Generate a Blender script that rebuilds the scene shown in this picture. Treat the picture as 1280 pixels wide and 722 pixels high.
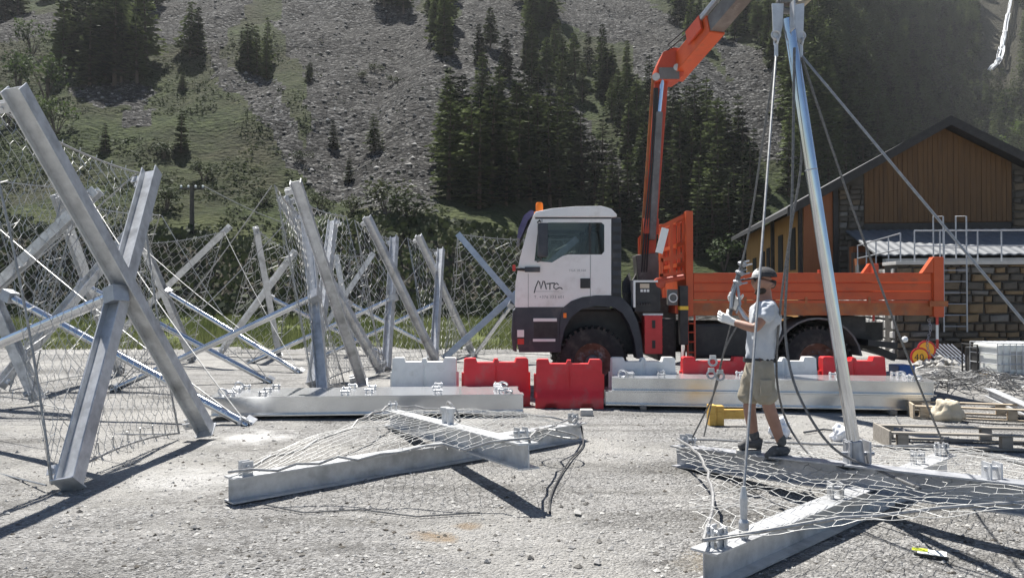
import bpy, bmesh, math, random
from mathutils import Vector, Matrix, noise
random.seed(7)
R = math.radians
sc = bpy.context.scene
col = sc.collection
for o in list(bpy.data.objects): bpy.data.objects.remove(o)

# ------------------------------------------------------------------ camera, sky, sun, exposure
CAM = Vector((0, 0, 1.6)); FPX = 980.0; PITCH = R(0.82)
cd = bpy.data.cameras.new('camera'); cam = bpy.data.objects.new('camera', cd); col.objects.link(cam)
cam.location = CAM; cam.rotation_euler = (R(90) + PITCH, 0, 0)
cd.sensor_width = 36; cd.lens = FPX / 1280 * 36; cd.clip_start = .05; cd.clip_end = 3000
sc.camera = cam
SX, SD = .20, .46                      # a point one metre up throws its shadow this far right / towards the camera
sun_dir = Vector((-SX, SD, 1)).normalized()
EL = math.asin(sun_dir.z); AZ = math.atan2(sun_dir.x, sun_dir.y)
w = bpy.data.worlds.new('World'); sc.world = w; w.use_nodes = True
nt = w.node_tree; bg = nt.nodes['Background']
sky = nt.nodes.new('ShaderNodeTexSky'); sky.sky_type = 'NISHITA'; sky.sun_disc = False
sky.sun_elevation = EL; sky.sun_rotation = AZ; sky.altitude = 1700; sky.air_density = 1.0; sky.dust_density = .6; sky.ozone_density = 2.5
nt.links.new(sky.outputs[0], bg.inputs[0]); bg.inputs[1].default_value = .052
sd = bpy.data.lights.new('sun', 'SUN'); sd.energy = 5.0; sd.angle = R(.53); sd.color = (1, .965, .91)
sun = bpy.data.objects.new('sun', sd); col.objects.link(sun)
sun.rotation_euler = sun_dir.to_track_quat('Z', 'Y').to_euler(); sun.location = (0, 0, 60)
sc.render.engine = 'CYCLES'
vs = sc.view_settings; vs.view_transform = 'Standard'; vs.look = 'None'; vs.gamma = 1; vs.exposure = 1.2
vs.use_curve_mapping = False

# ------------------------------------------------------------------ pixel helpers (photo pixels, 1280 x 722)
CP, SP = math.cos(PITCH), math.sin(PITCH)
def ray(px, py):
    u = (px - 640) / FPX; v = (361 - py) / FPX
    return Vector((u, CP - SP * v, SP + CP * v))
def PX(px, py, Y):
    d = ray(px, py); return CAM + d * (Y / d.y)
def PG(px, py, z=0.0):
    d = ray(px, py); return CAM + d * ((z - CAM.z) / d.z)
def pix(p):
    q = p - CAM; y = q.y * CP + q.z * SP; z = -q.y * SP + q.z * CP
    return 640 + FPX * q.x / y, 361 - FPX * z / y

# ------------------------------------------------------------------ mesh helpers
class MB:
    def __init__(s): s.v = []; s.f = []
    def add(s, vs, fs):
        b = len(s.v); s.v += [tuple(p) for p in vs]; s.f += [tuple(i + b for i in f) for f in fs]; return s
    def hexa(s, p): return s.add(p, [(0,3,2,1),(4,5,6,7),(0,1,5,4),(1,2,6,5),(2,3,7,6),(3,0,4,7)])
    def box(s, c, d, rot=None):
        c = Vector(c); h = [x / 2 for x in d]
        p = [Vector((sx*h[0], sy*h[1], sz*h[2])) for sz in (-1,1) for sx, sy in ((-1,-1),(1,-1),(1,1),(-1,1))]
        if rot is not None: p = [rot @ q for q in p]
        return s.hexa([c + q for q in p])
    def lohi(s, a, b): return s.box([(x+y)/2 for x, y in zip(a,b)], [abs(y-x) for x, y in zip(a,b)])
    def bar(s, a, b, n, wd, ht):       # box from a to b; ht along n, wd across
        a = Vector(a); b = Vector(b); t = (b-a).normalized(); n = Vector(n); n = (n - t*n.dot(t)).normalized(); x = t.cross(n)
        q = []
        for p in (a, b):
            for i, j in ((-1,-1),(1,-1),(1,1),(-1,1)): q.append(p + x*(i*wd/2) + n*(j*ht/2))
        return s.hexa(q)
    def ibeam(s, a, b, n, H=.2, W=.2, tf=.013, tw=.009):
        a = Vector(a); b = Vector(b); t = (b-a).normalized(); n = Vector(n); n = (n - t*n.dot(t)).normalized(); x = t.cross(n)
        w2, h2, e, g = W/2, H/2, tf, tw/2
        prof = [(-w2,-h2),(w2,-h2),(w2,-h2+e),(g,-h2+e),(g,h2-e),(w2,h2-e),(w2,h2),(-w2,h2),(-w2,h2-e),(-g,h2-e),(-g,-h2+e),(-w2,-h2+e)]
        N = 12; vs = [p + x*i + n*j for p in (a,b) for i, j in prof]
        fs = [(i,(i+1)%N,N+(i+1)%N,N+i) for i in range(N)]
        for o, r in ((0,1),(N,0)):
            for q in ((0,1,2,11),(5,6,7,8),(3,4,9,10)):
                q = tuple(k+o for k in q); fs.append(q[::-1] if r else q)
            for q in ((11,2,3,10),(9,4,5,8)):
                q = tuple(k+o for k in q); fs.append(q[::-1] if r else q)
        return s.add(vs, fs)
    def tube(s, pts, r, n=8, cap=True):
        pts = [Vector(p) for p in pts]; rr = r if isinstance(r, (list, tuple)) else [r]*len(pts)
        b = len(s.v); up = None
        for i, p in enumerate(pts):
            t = (pts[min(i+1,len(pts)-1)] - pts[max(i-1,0)])
            t = t.normalized() if t.length > 1e-9 else Vector((0,0,1))
            if up is None: up = Vector((0,0,1)) if abs(t.z) < .9 else Vector((1,0,0))
            x = t.cross(up); x = x.normalized() if x.length > 1e-6 else Vector((1,0,0)); up = x.cross(t)
            for k in range(n):
                a = 2*math.pi*k/n; s.v.append(tuple(p + (x*math.cos(a) + up*math.sin(a))*rr[i]))
        for i in range(len(pts)-1):
            for k in range(n):
                k2 = (k+1)%n; s.f.append((b+i*n+k, b+i*n+k2, b+(i+1)*n+k2, b+(i+1)*n+k))
        if cap:
            s.f.append(tuple(b+k for k in range(n))[::-1]); e = b+(len(pts)-1)*n; s.f.append(tuple(e+k for k in range(n)))
        return s
    def ring(s, c, ax, rad, r, n=16, m=6, a0=0, a1=2*math.pi):
        ax = Vector(ax).normalized(); x = ax.orthogonal().normalized(); y = ax.cross(x); c = Vector(c)
        return s.tube([c + (x*math.cos(a0+(a1-a0)*k/n) + y*math.sin(a0+(a1-a0)*k/n))*rad for k in range(n+1)], r, m)
    def prism(s, poly, f, d0, d1):     # poly: 2-D outline; f(u, v, d) -> point
        n = len(poly)
        vs = [f(u, v, d0) for u, v in poly] + [f(u, v, d1) for u, v in poly]
        fs = [(i,(i+1)%n,n+(i+1)%n,n+i) for i in range(n)] + [tuple(range(n))[::-1], tuple(range(n, 2*n))]
        return s.add(vs, fs)
    def lathe(s, c, ax, prof, n=20, cap=True):   # prof: (radius, height)
        ax = Vector(ax).normalized(); x = ax.orthogonal().normalized(); y = ax.cross(x); c = Vector(c); b = len(s.v)
        for r, h in prof:
            for k in range(n):
                a = 2*math.pi*k/n; s.v.append(tuple(c + ax*h + (x*math.cos(a)+y*math.sin(a))*r))
        for i in range(len(prof)-1):
            for k in range(n): s.f.append((b+i*n+k, b+i*n+(k+1)%n, b+(i+1)*n+(k+1)%n, b+(i+1)*n+k))
        if cap: s.f.append(tuple(b+k for k in range(n))[::-1]); e = b+(len(prof)-1)*n; s.f.append(tuple(e+k for k in range(n)))
        return s
    def build(s, name, mat, parent=None, smooth=False, bevel=0, fix=False):
        me = bpy.data.meshes.new(name); o0 = world_loc(parent) if parent else Vector((0,0,0))
        me.from_pydata([tuple(Vector(p)-o0) for p in s.v], [], s.f)
        if fix or bevel:
            bm = bmesh.new(); bm.from_mesh(me)
            if fix: bmesh.ops.recalc_face_normals(bm, faces=bm.faces)
            if bevel:
                bmesh.ops.recalc_face_normals(bm, faces=bm.faces)
                es = [e for e in bm.edges if len(e.link_faces) == 2 and e.calc_face_angle(0) > .5]
                bmesh.ops.bevel(bm, geom=es, offset=bevel, segments=2, affect='EDGES', profile=.6)
            bm.to_mesh(me); bm.free()
        if smooth:
            me.polygons.foreach_set('use_smooth', [True]*len(me.polygons))
            if smooth != 'all': me.set_sharp_from_angle(angle=R(38))
        me.materials.append(M[mat] if isinstance(mat, str) else mat)
        o = bpy.data.objects.new(name, me); col.objects.link(o)
        if parent: o.parent = parent
        return o
def world_loc(o):
    p = Vector((0,0,0))
    while o: p += o.location; o = o.parent
    return p
def tag(o, label=None, cat=None, group=None, kind=None):
    if label: o['label'] = label
    if cat: o['category'] = cat
    if group: o['group'] = group
    if kind: o['kind'] = kind
    return o
def thing(name, loc, label, cat, group=None):
    o = bpy.data.objects.new(name, None); col.objects.link(o); o.location = loc; o.empty_display_size = .2
    return tag(o, label, cat, group)
def copy_tree(o, parent=None):
    c = o.copy(); col.objects.link(c); c.parent = parent
    for ch in list(o.children): copy_tree(ch, c)
    return c
def lerp(a, b, t): return a + (b-a)*t
def sstep(a, b, x):
    t = max(0, min(1, (x-a)/(b-a))); return t*t*(3-2*t)

# ------------------------------------------------------------------ materials
M = {}
def mat(name, c1, c2=None, scale=4, rough=.6, metal=0, bump=0, bscale=60, detail=5, c3=None, s3=1.0, t3=(.55,.7), spec=.5, rvar=0, coat=0, stretch=(1,1,1)):
    m = bpy.data.materials.new(name); m.use_nodes = True; t = m.node_tree; N = t.nodes; L = t.links
    b = N['Principled BSDF']; b.inputs['Roughness'].default_value = rough; b.inputs['Metallic'].default_value = metal
    b.inputs['Specular IOR Level'].default_value = spec; b.inputs['Coat Weight'].default_value = coat
    tc = N.new('ShaderNodeTexCoord'); mp = N.new('ShaderNodeMapping'); mp.inputs['Scale'].default_value = stretch
    L.new(tc.outputs['Object'], mp.inputs[0]); vec = mp.outputs[0]
    def nz(sc_, de):
        n = N.new('ShaderNodeTexNoise'); n.inputs['Scale'].default_value = sc_; n.inputs['Detail'].default_value = de; n.inputs['Roughness'].default_value = .62
        L.new(vec, n.inputs['Vector']); return n
    if c2 is None: b.inputs['Base Color'].default_value = (*c1, 1)
    else:
        n = nz(scale, detail); r = N.new('ShaderNodeValToRGB')
        r.color_ramp.elements[0].position = .32; r.color_ramp.elements[1].position = .68
        r.color_ramp.elements[0].color = (*c1, 1); r.color_ramp.elements[1].color = (*c2, 1)
        L.new(n.outputs['Fac'], r.inputs[0]); out = r.outputs[0]
        if c3 is not None:
            n3 = nz(s3, 6); r3 = N.new('ShaderNodeMapRange'); r3.inputs[1].default_value = t3[0]; r3.inputs[2].default_value = t3[1]
            L.new(n3.outputs['Fac'], r3.inputs[0]); mx = N.new('ShaderNodeMix'); mx.data_type = 'RGBA'
            L.new(r3.outputs[0], mx.inputs[0]); L.new(out, mx.inputs[6]); mx.inputs[7].default_value = (*c3, 1); out = mx.outputs[2]
        L.new(out, b.inputs['Base Color'])
        if rvar:
            r2 = N.new('ShaderNodeMapRange'); r2.inputs[3].default_value = rough - rvar; r2.inputs[4].default_value = rough + rvar
            L.new(n.outputs['Fac'], r2.inputs[0]); L.new(r2.outputs[0], b.inputs['Roughness'])
    if bump:
        nb = nz(bscale, 6); bp = N.new('ShaderNodeBump'); bp.inputs['Strength'].default_value = bump; bp.inputs['Distance'].default_value = .02
        L.new(nb.outputs['Fac'], bp.inputs['Height']); L.new(bp.outputs[0], b.inputs['Normal'])
    M[name] = m; return m
mat('galvanised', (.46,.47,.48), (.62,.63,.64), 11, .36, .34, .06, 90, rvar=.1, c3=(.29,.295,.30), s3=3.2, t3=(.5,.72))
mat('sky_tinted_steel', (.22,.29,.39), (.32,.39,.49), 6, .35, .5, .04, 60)  # steel with the blue of the reflected sky put into its base colour
mat('galvanised_shiny', (.52,.53,.54), (.66,.67,.68), 3, .24, .78, 0, 60, rvar=.05)
mat('galvanised_dull', (.30,.31,.33), (.44,.45,.47), 9, .45, .5, .08, 90, rvar=.08)
mat('tube_steel', (.50,.52,.55), (.62,.64,.67), 3, .11, 1.0, .002, 20, rvar=.03)
mat('wire', (.24,.24,.24), (.40,.40,.39), 30, .5, .6)
mat('net_wire', (.40,.40,.39), (.58,.58,.56), 30, .48, .6)
mat('cable_dark', (.09,.09,.09), (.2,.2,.2), 60, .6, .4)
mat('rope_black', (.02,.02,.022), (.05,.05,.05), 60, .8)
mat('red_plastic', (.58,.014,.02), (.70,.026,.036), 3, .42, c3=(.42,.13,.11), s3=3.5, t3=(.52,.78), bump=.03)
mat('white_plastic', (.62,.62,.60), (.76,.76,.74), 4, .48, c3=(.40,.385,.34), s3=4, t3=(.52,.8), bump=.03)
mat('cab_white', (.74,.71,.68), (.80,.775,.745), 1.2, .32, coat=.3, c3=(.48,.43,.375), s3=2.5, t3=(.5,.85))
mat('navy_plastic', (.022,.026,.036), (.045,.05,.06), 4, .5, c3=(.16,.14,.12), s3=3, t3=(.56,.9))
mat('black_part', (.012,.012,.013), (.035,.034,.033), 6, .55, c3=(.10,.09,.08), s3=4, t3=(.58,.9))
mat('rubber', (.014,.014,.014), (.035,.033,.03), 8, .85, c3=(.14,.125,.105), s3=5, t3=(.5,.85), bump=.2, bscale=40)
mat('rusty_rim', (.11,.05,.032), (.24,.13,.09), 9, .7, c3=(.38,.34,.31), s3=6, t3=(.55,.7))
mat('orange_paint', (.44,.060,.012), (.54,.088,.018), 2.2, .45, c3=(.22,.07,.03), s3=3.5, t3=(.56,.85), bump=.03)
mat('orange_worn', (.30,.075,.022), (.40,.135,.04), 5, .6, c3=(.18,.11,.065), s3=6, t3=(.5,.75))
mat('crane_red', (.42,.052,.020), (.52,.075,.025), 2.5, .42, c3=(.26,.05,.03), s3=5, t3=(.55,.85))
mat('crane_grey', (.10,.095,.09), (.17,.165,.16), 5, .6, c3=(.30,.29,.28), s3=7, t3=(.58,.8))
mat('chrome', (.75,.75,.76), None, rough=.15, metal=1)
mat('amber', (.85,.20,.01), None, rough=.25)
mat('lamp_white', (.75,.75,.72), None, rough=.2)
mat('lamp_red', (.5,.03,.02), None, rough=.3)
mat('yellow_paint', (.70,.42,.02), (.78,.52,.05), 5, .5)
mat('ink', (.03,.032,.035), None, rough=.6)
mat('grey_ink', (.22,.22,.22), None, rough=.6)
mat('red_box', (.50,.022,.025), (.60,.04,.04), 5, .45)
mat('visor', (.05,.035,.11), (.10,.08,.17), 6, .25)
mat('seat_fabric', (.04,.042,.05), (.08,.08,.09), 12, .9)
mat('wood_yellow', (.52,.30,.05), (.62,.39,.09), 7, .6, c3=(.35,.18,.04), s3=12, stretch=(1,1,4))
mat('wood_pallet', (.34,.27,.19), (.50,.42,.31), 6, .85, c3=(.22,.18,.13), s3=4, bump=.2, stretch=(.4,4,4))
mat('wood_pallet_weathered', (.20,.18,.15), (.32,.29,.25), 6, .9, bump=.2, stretch=(.4,4,4))
mat('sack', (.52,.44,.32), (.62,.54,.41), 6, .85, bump=.3, bscale=40)
mat('bag_white', (.74,.74,.74), (.85,.85,.86), 5, .5, bump=.2, bscale=25)
mat('blue_plastic', (.015,.09,.36), (.03,.15,.48), 4, .4)
mat('bottle_blue', (.10,.35,.62), None, rough=.15)
mat('paper_tag', (.80,.80,.74), (.86,.86,.82), 10, .7)
mat('paper_lime', (.55,.62,.03), None, rough=.6)
mat('tank_plastic', (.66,.68,.64), (.76,.77,.74), 3, .45)
mat('sign_red', (.55,.02,.02), None, rough=.4)
mat('sign_yellow', (.85,.42,.02), None, rough=.4)
mat('skin', (.27,.14,.095), (.36,.195,.135), 8, .55)
mat('shirt', (.40,.425,.46), (.50,.52,.55), 5, .9, bump=.25, bscale=14)
mat('shorts', (.27,.235,.175), (.36,.32,.25), 9, .95, bump=.35, bscale=22)
mat('cap_dark', (.02,.021,.023), (.045,.045,.047), 14, .85)
mat('cap_light', (.55,.55,.53), (.68,.68,.66), 8, .8)
mat('glove', (.66,.65,.62), (.78,.77,.74), 14, .85, bump=.2, bscale=60)
mat('sock', (.06,.06,.06), (.12,.12,.12), 30, .95)
mat('shoe', (.05,.05,.05), (.12,.115,.11), 14, .8, c3=(.3,.29,.27), s3=8, t3=(.58,.75))
mat('sole', (.30,.29,.27), (.42,.41,.38), 8, .8)
mat('hair', (.022,.015,.011), (.05,.035,.025), 40, .8)
mat('lens_dark', (.008,.008,.01), None, rough=.12)
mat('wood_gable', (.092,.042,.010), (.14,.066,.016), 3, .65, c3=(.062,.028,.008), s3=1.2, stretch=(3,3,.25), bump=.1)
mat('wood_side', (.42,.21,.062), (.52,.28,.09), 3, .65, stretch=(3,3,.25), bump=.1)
mat('wood_orange', (.22,.068,.02), (.28,.095,.028), 3, .65, stretch=(3,3,.25))
mat('roof_slate', (.026,.026,.028), (.05,.05,.052), 6, .7, bump=.2, bscale=12)
mat('roof_metal', (.11,.116,.125), (.15,.158,.167), 3, .6, .0)
mat('dark_trim', (.016,.013,.011), (.035,.03,.026), 6, .6)
mat('concrete', (.40,.39,.36), (.52,.50,.47), 4, .9, bump=.2, bscale=30)
mat('mortar', (.045,.041,.035), (.08,.073,.064), 9, .95, bump=.4, bscale=20)
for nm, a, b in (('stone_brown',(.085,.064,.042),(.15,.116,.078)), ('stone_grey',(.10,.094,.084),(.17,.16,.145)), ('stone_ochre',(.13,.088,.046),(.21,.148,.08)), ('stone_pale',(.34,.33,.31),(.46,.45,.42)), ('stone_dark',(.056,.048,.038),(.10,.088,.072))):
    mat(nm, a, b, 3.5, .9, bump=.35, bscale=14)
mat('pole_wood', (.05,.042,.036), (.09,.078,.066), 5, .9)
mat('insulator', (.7,.72,.72), None, rough=.2)
mat('bark', (.06,.045,.034), (.12,.09,.07), 6, .95, bump=.4, bscale=14)
mat('rock', (.22,.215,.205), (.36,.35,.335), 2, .95, bump=.3, bscale=9)
mat('scree_rock', (.05,.049,.047), (.12,.118,.114), 2, .95, bump=.3, bscale=9)
mat('water', (.80,.83,.86), (.92,.93,.94), .35, .95, bump=.4, bscale=2)
def glass(name, tint, rough=.04, alpha=.35):
    m = bpy.data.materials.new(name); m.use_nodes = True; N = m.node_tree.nodes; L = m.node_tree.links
    tr = N.new('ShaderNodeBsdfTransparent'); tr.inputs[0].default_value = (*tint, 1); gl = N.new('ShaderNodeBsdfGlossy'); gl.inputs['Roughness'].default_value = rough
    fr = N.new('ShaderNodeFresnel'); fr.inputs[0].default_value = 1.5; mx = N.new('ShaderNodeMixShader')
    L.new(fr.outputs[0], mx.inputs[0]); L.new(tr.outputs[0], mx.inputs[1]); L.new(gl.outputs[0], mx.inputs[2]); L.new(mx.outputs[0], N['Material Output'].inputs[0])
    M[name] = m
glass('window_glass', (.66,.70,.69)); 
def foliage(name, c1, c2, trans=.25, scale=.6):
    m = bpy.data.materials.new(name); m.use_nodes = True; N = m.node_tree.nodes; L = m.node_tree.links
    b = N['Principled BSDF']; b.inputs['Roughness'].default_value = .75; b.inputs['Specular IOR Level'].default_value = .2
    tc = N.new('ShaderNodeTexCoord'); n = N.new('ShaderNodeTexNoise'); n.inputs['Scale'].default_value = scale; n.inputs['Detail'].default_value = 4
    oi = N.new('ShaderNodeObjectInfo'); ad = N.new('ShaderNodeMath'); ad.operation = 'MULTIPLY_ADD'; ad.inputs[1].default_value = .5; 
    L.new(tc.outputs['Object'], n.inputs['Vector']); L.new(oi.outputs['Random'], ad.inputs[0])
    sb = N.new('ShaderNodeMath'); sb.operation = 'SUBTRACT'; sb.inputs[1].default_value = .25
    n2 = N.new('ShaderNodeTexNoise'); n2.inputs['Scale'].default_value = .13; n2.inputs['Detail'].default_value = 1; L.new(tc.outputs['Object'], n2.inputs['Vector'])
    m2 = N.new('ShaderNodeMath'); m2.operation = 'MULTIPLY_ADD'; m2.inputs[1].default_value = 1.5; m2.inputs[2].default_value = -.75; L.new(n2.outputs['Fac'], m2.inputs[0])
    a2 = N.new('ShaderNodeMath'); a2.operation = 'ADD'; L.new(n.outputs['Fac'], a2.inputs[0]); L.new(m2.outputs[0], a2.inputs[1]); L.new(a2.outputs[0], sb.inputs[0]); L.new(sb.outputs[0], ad.inputs[2])
    r = N.new('ShaderNodeValToRGB'); r.color_ramp.elements[0].position = .25; r.color_ramp.elements[1].position = .75
    r.color_ramp.elements[0].color = (*c1, 1); r.color_ramp.elements[1].color = (*c2, 1); L.new(ad.outputs[0], r.inputs[0]); L.new(r.outputs[0], b.inputs['Base Color'])
    tl = N.new('ShaderNodeBsdfTranslucent'); L.new(r.outputs[0], tl.inputs[0]); mx = N.new('ShaderNodeMixShader'); mx.inputs[0].default_value = trans
    L.new(b.outputs[0], mx.inputs[1]); L.new(tl.outputs[0], mx.inputs[2]); L.new(mx.outputs[0], N['Material Output'].inputs[0]); M[name] = m
foliage('needles', (.010,.016,.009), (.12,.15,.06), .28, 1.3)
foliage('leaves_bright', (.06,.10,.022), (.14,.20,.05), .35)
foliage('leaves_mid', (.035,.055,.018), (.085,.12,.04), .3)
foliage('shrub', (.028,.040,.016), (.068,.08,.034), .2, .15)
foliage('bramble', (.026,.036,.015), (.07,.085,.034), .15, .3)
foliage('grass', (.075,.10,.03), (.17,.19,.075), .35, .3)

def smoothline(pts, m=5):
    P = [Vector(q) for q in pts]; P = [P[0]*2-P[1]] + P + [P[-1]*2-P[-2]]; out = []
    for i in range(1, len(P)-2):
        a, b, c, d = P[i-1], P[i], P[i+1], P[i+2]
        for k in range(m):
            t = k/m; out.append(.5*((2*b) + (c-a)*t + (2*a-5*b+4*c-d)*t*t + (3*b-a-3*c+d)*t**3))
    return out + [P[-2]]

# ------------------------------------------------------------------ terrain
def fbm(x, y, o=4):
    return noise.fractal((x, y, 3.7), 1.0, 2.1, o, noise_basis='PERLIN_ORIGINAL')
def H(X, Y):
    a = X / max(Y, 1)
    bl = 1 - sstep(-.02, .10, a)
    z = .03*max(0, min(Y, 60)-26)*bl
    z += 4.3*(1+.4*fbm(X/9, 4.1, 3))*sstep(44, 51, Y + 2.6*fbm(X/6, 1.3, 3))*bl + 1.0*sstep(52, 60, Y)*bl
    foot = 62 + 128*sstep(.34, .60, a) - 100*sstep(.70, .95, a)
    sl = .66 + .20*sstep(.40, .60, a)
    dY = Y - foot; s = 6.0
    up = sl*(dY if dY > 40 else s*math.log1p(math.exp(dY/s)))
    z += up + max(0, Y-55)*.08*sstep(.25, .5, a)
    g = sstep(foot-8, foot+45, Y)
    z += g*(2.6*fbm(X/34, Y/40) + .7*fbm(X/9, Y/9, 3)) + sstep(30, 46, Y)*.25*fbm(X/3, Y/3, 3)*bl
    return z - .05
def hit(px, py):
    d = ray(px, py); d = d / d.y; t = 26; st = 2.0
    while t < 460:
        p = CAM + d*t
        if p.z < H(p.x, p.y):
            lo, hi = t-st, t
            for _ in range(9):
                m = (lo+hi)/2; q = CAM + d*m
                if q.z < H(q.x, q.y): hi = m
                else: lo = m
            q = CAM + d*hi; return Vector((q.x, q.y, H(q.x, q.y)))
        t += st; st = max(2.0, t*.012)
    return None
def inpoly(x, y, P):
    r = False; j = len(P)-1
    for i in range(len(P)):
        if (P[i][1] > y) != (P[j][1] > y) and x < (P[j][0]-P[i][0])*(y-P[i][1])/(P[j][1]-P[i][1])+P[i][0]: r = not r
        j = i
    return r
SCREE = [
 [(350,-60),(505,-60),(540,40),(566,105),(552,180),(548,262),(490,268),(400,246),(372,215),(392,150),(378,100),(352,55)],
 [(585,-40),(655,10),(662,95),(735,140),(830,268),(765,268),(740,200),(640,146),(572,130),(556,60)],
 [(770,-30),(835,20),(890,80),(955,122),(1012,196),(975,204),(905,170),(838,132),(785,74)],
 [(870,45),(945,60),(1000,120),(985,150),(930,105)],
 [(-10,28),(70,16),(95,34),(60,50),(-10,52)], [(85,118),(150,104),(188,108),(176,136),(110,138)], [(150,140),(190,136),(184,160),(150,160)],
 [(185,-40),(340,-40),(300,30),(262,70),(245,45),(190,60),(180,20)], [(262,60),(300,80),(340,105),(372,150),(392,215),(360,205),(330,150),(270,100)],
 [(690,-50),(770,-50),(800,40),(760,60),(700,30)], [(1170,60),(1215,80),(1200,130),(1165,115)], [(1150,95),(1215,85),(1220,115),(1180,160)],
]
SB = [(min(p[0] for p in P), max(p[0] for p in P), min(p[1] for p in P), max(p[1] for p in P)) for P in SCREE]
def is_scree(px, py):
    for P, b in zip(SCREE, SB):
        if b[0] <= px <= b[1] and b[2] <= py <= b[3] and inpoly(px, py, P): return True
    return False
def node_mat(name):
    m = bpy.data.materials.new(name); m.use_nodes = True; M[name] = m
    return m, m.node_tree.nodes, m.node_tree.links
def hill_material():
    m, N, L = node_mat('hillside_ground'); b = N['Principled BSDF']; b.inputs['Roughness'].default_value = .95; b.inputs['Specular IOR Level'].default_value = .1
    tc = N.new('ShaderNodeTexCoord'); P = tc.outputs['Object']
    def nz(s, d=6, r=.6):
        n = N.new('ShaderNodeTexNoise'); n.inputs['Scale'].default_value = s; n.inputs['Detail'].default_value = d; n.inputs['Roughness'].default_value = r; L.new(P, n.inputs['Vector']); return n.outputs['Fac']
    def ramp(f, *st):
        r = N.new('ShaderNodeValToRGB'); e = r.color_ramp.elements
        while len(e) < len(st): e.new(.5)
        for k, (p, c) in enumerate(st): e[k].position = p; e[k].color = (*c, 1)
        L.new(f, r.inputs[0]); return r.outputs[0]
    def mix(f, a, c, t='MIX'):
        x = N.new('ShaderNodeMix'); x.data_type = 'RGBA'; x.blend_type = t
        if isinstance(f, float): x.inputs[0].default_value = f
        else: L.new(f, x.inputs[0])
        L.new(a, x.inputs[6]); L.new(c, x.inputs[7]); return x.outputs[2]
    def math_(op, a, c):
        x = N.new('ShaderNodeMath'); x.operation = op
        for k, v in enumerate((a, c)):
            if isinstance(v, (int, float)): x.inputs[k].default_value = v
            else: L.new(v, x.inputs[k])
        return x.outputs[0]
    def vor(s):
        v = N.new('ShaderNodeTexVoronoi'); v.inputs['Scale'].default_value = s; L.new(P, v.inputs['Vector']); return v
    v1 = vor(1.9); v2 = vor(4.6)
    sp = N.new('ShaderNodeSeparateColor'); L.new(v1.outputs['Color'], sp.inputs[0]); sp2 = N.new('ShaderNodeSeparateColor'); L.new(v2.outputs['Color'], sp2.inputs[0])
    f = math_('ADD', math_('MULTIPLY', sp.outputs[0], .5), math_('MULTIPLY', sp2.outputs[0], .5))
    scree = ramp(f, (.15, (.006,.006,.0058)), (.45, (.021,.0207,.02)), (.68, (.05,.0492,.047)), (.88, (.165,.162,.156)))
    scree = mix(ramp(nz(.05, 4), (.35, (0,0,0)), (.7, (1,1,1))), scree, ramp(f, (.15, (.012,.0115,.0105)), (.6, (.036,.034,.031)), (.88, (.11,.105,.097))))
    gr = ramp(math_('ADD', math_('MULTIPLY', nz(.35, 8, .7), .45), math_('MULTIPLY', nz(1.6, 6, .75), .55)), (.34, (.008,.013,.005)), (.48, (.024,.034,.0115)), (.64, (.058,.073,.024)))
    gr = mix(ramp(nz(.07, 5), (.4, (0,0,0)), (.65, (1,1,1))), gr, ramp(nz(.6, 8, .7), (.36, (.015,.017,.008)), (.62, (.045,.044,.023))))
    at = N.new('ShaderNodeAttribute'); at.attribute_name = 'mask'; sm = N.new('ShaderNodeSeparateColor'); L.new(at.outputs['Color'], sm.inputs[0])
    wob = math_('MULTIPLY', math_('SUBTRACT', nz(.30, 8, .72), .5), 1.5)
    e = N.new('ShaderNodeMapRange'); e.inputs[1].default_value = .38; e.inputs[2].default_value = .62; L.new(math_('ADD', sm.outputs[0], wob), e.inputs[0])
    c = mix(e.outputs[0], gr, scree)
    lawn = ramp(nz(.8, 6), (.3, (.07,.09,.028)), (.7, (.15,.165,.065)))
    c = mix(sm.outputs[1], c, lawn)
    dirt = ramp(nz(1.2, 8, .7), (.3, (.035,.032,.024)), (.7, (.095,.088,.068)))
    c = mix(sm.outputs[2], c, dirt)
    L.new(c, b.inputs['Base Color'])
    bp = N.new('ShaderNodeBump'); bp.inputs['Strength'].default_value = .9; bp.inputs['Distance'].default_value = .45
    hgt = math_('ADD', math_('MULTIPLY', v1.outputs['Distance'], -.7), math_('MULTIPLY', nz(.9, 9, .72), .9))
    L.new(hgt, bp.inputs['Height']); L.new(bp.outputs[0], b.inputs['Normal'])
hill_material()
NA, NY = 430, 330
avals = [-1.15 + 2.3*i/(NA-1) for i in range(NA)]
yvals = [25.5*(460/25.5)**(j/(NY-1)) for j in range(NY)]
vs_, cols_, scree_pts = [], [], []
for j, Y in enumerate(yvals):
    for i, a in enumerate(avals):
        X = a*Y; z = H(X, Y); p = Vector((X, Y, z)); vs_.append(tuple(p))
        px, py = pix(p); s = 0.0
        if Y > 56 and -80 < px < 1360 and py > -130:
            s = 1.0 if is_scree(px + 14*fbm(X/7, Y/7, 3), py + 12*fbm(X/7+9, Y/7, 3)) else 0.0
        elif Y > 56: s = sstep(-.05, .15, fbm(X/40, Y/60, 4))
        if s > .5 and Y < 260: scree_pts.append(p)
        lawn = sstep(26, 29, Y)*(1-sstep(43, 46, Y))*(1-sstep(.02, .1, a)) + .22*sstep(51, 53, Y)*(1-sstep(57, 60, Y))*(1-sstep(.0, .05, a))
        yard = (1-sstep(25, 29, Y)) if a < .08 else 1-sstep(50, 58, Y)
        bank = sstep(43, 46, Y)*(1-sstep(50, 52, Y))*(1-sstep(0, .1, a))
        if Y > 90 and a > .5: bank = max(bank, .85*sstep(1165, 1200, px)*(1-sstep(120, 170, py)))
        cols_ += [max(s, yard), min(1, lawn), bank, 1]
me = bpy.data.meshes.new('hillside')
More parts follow.
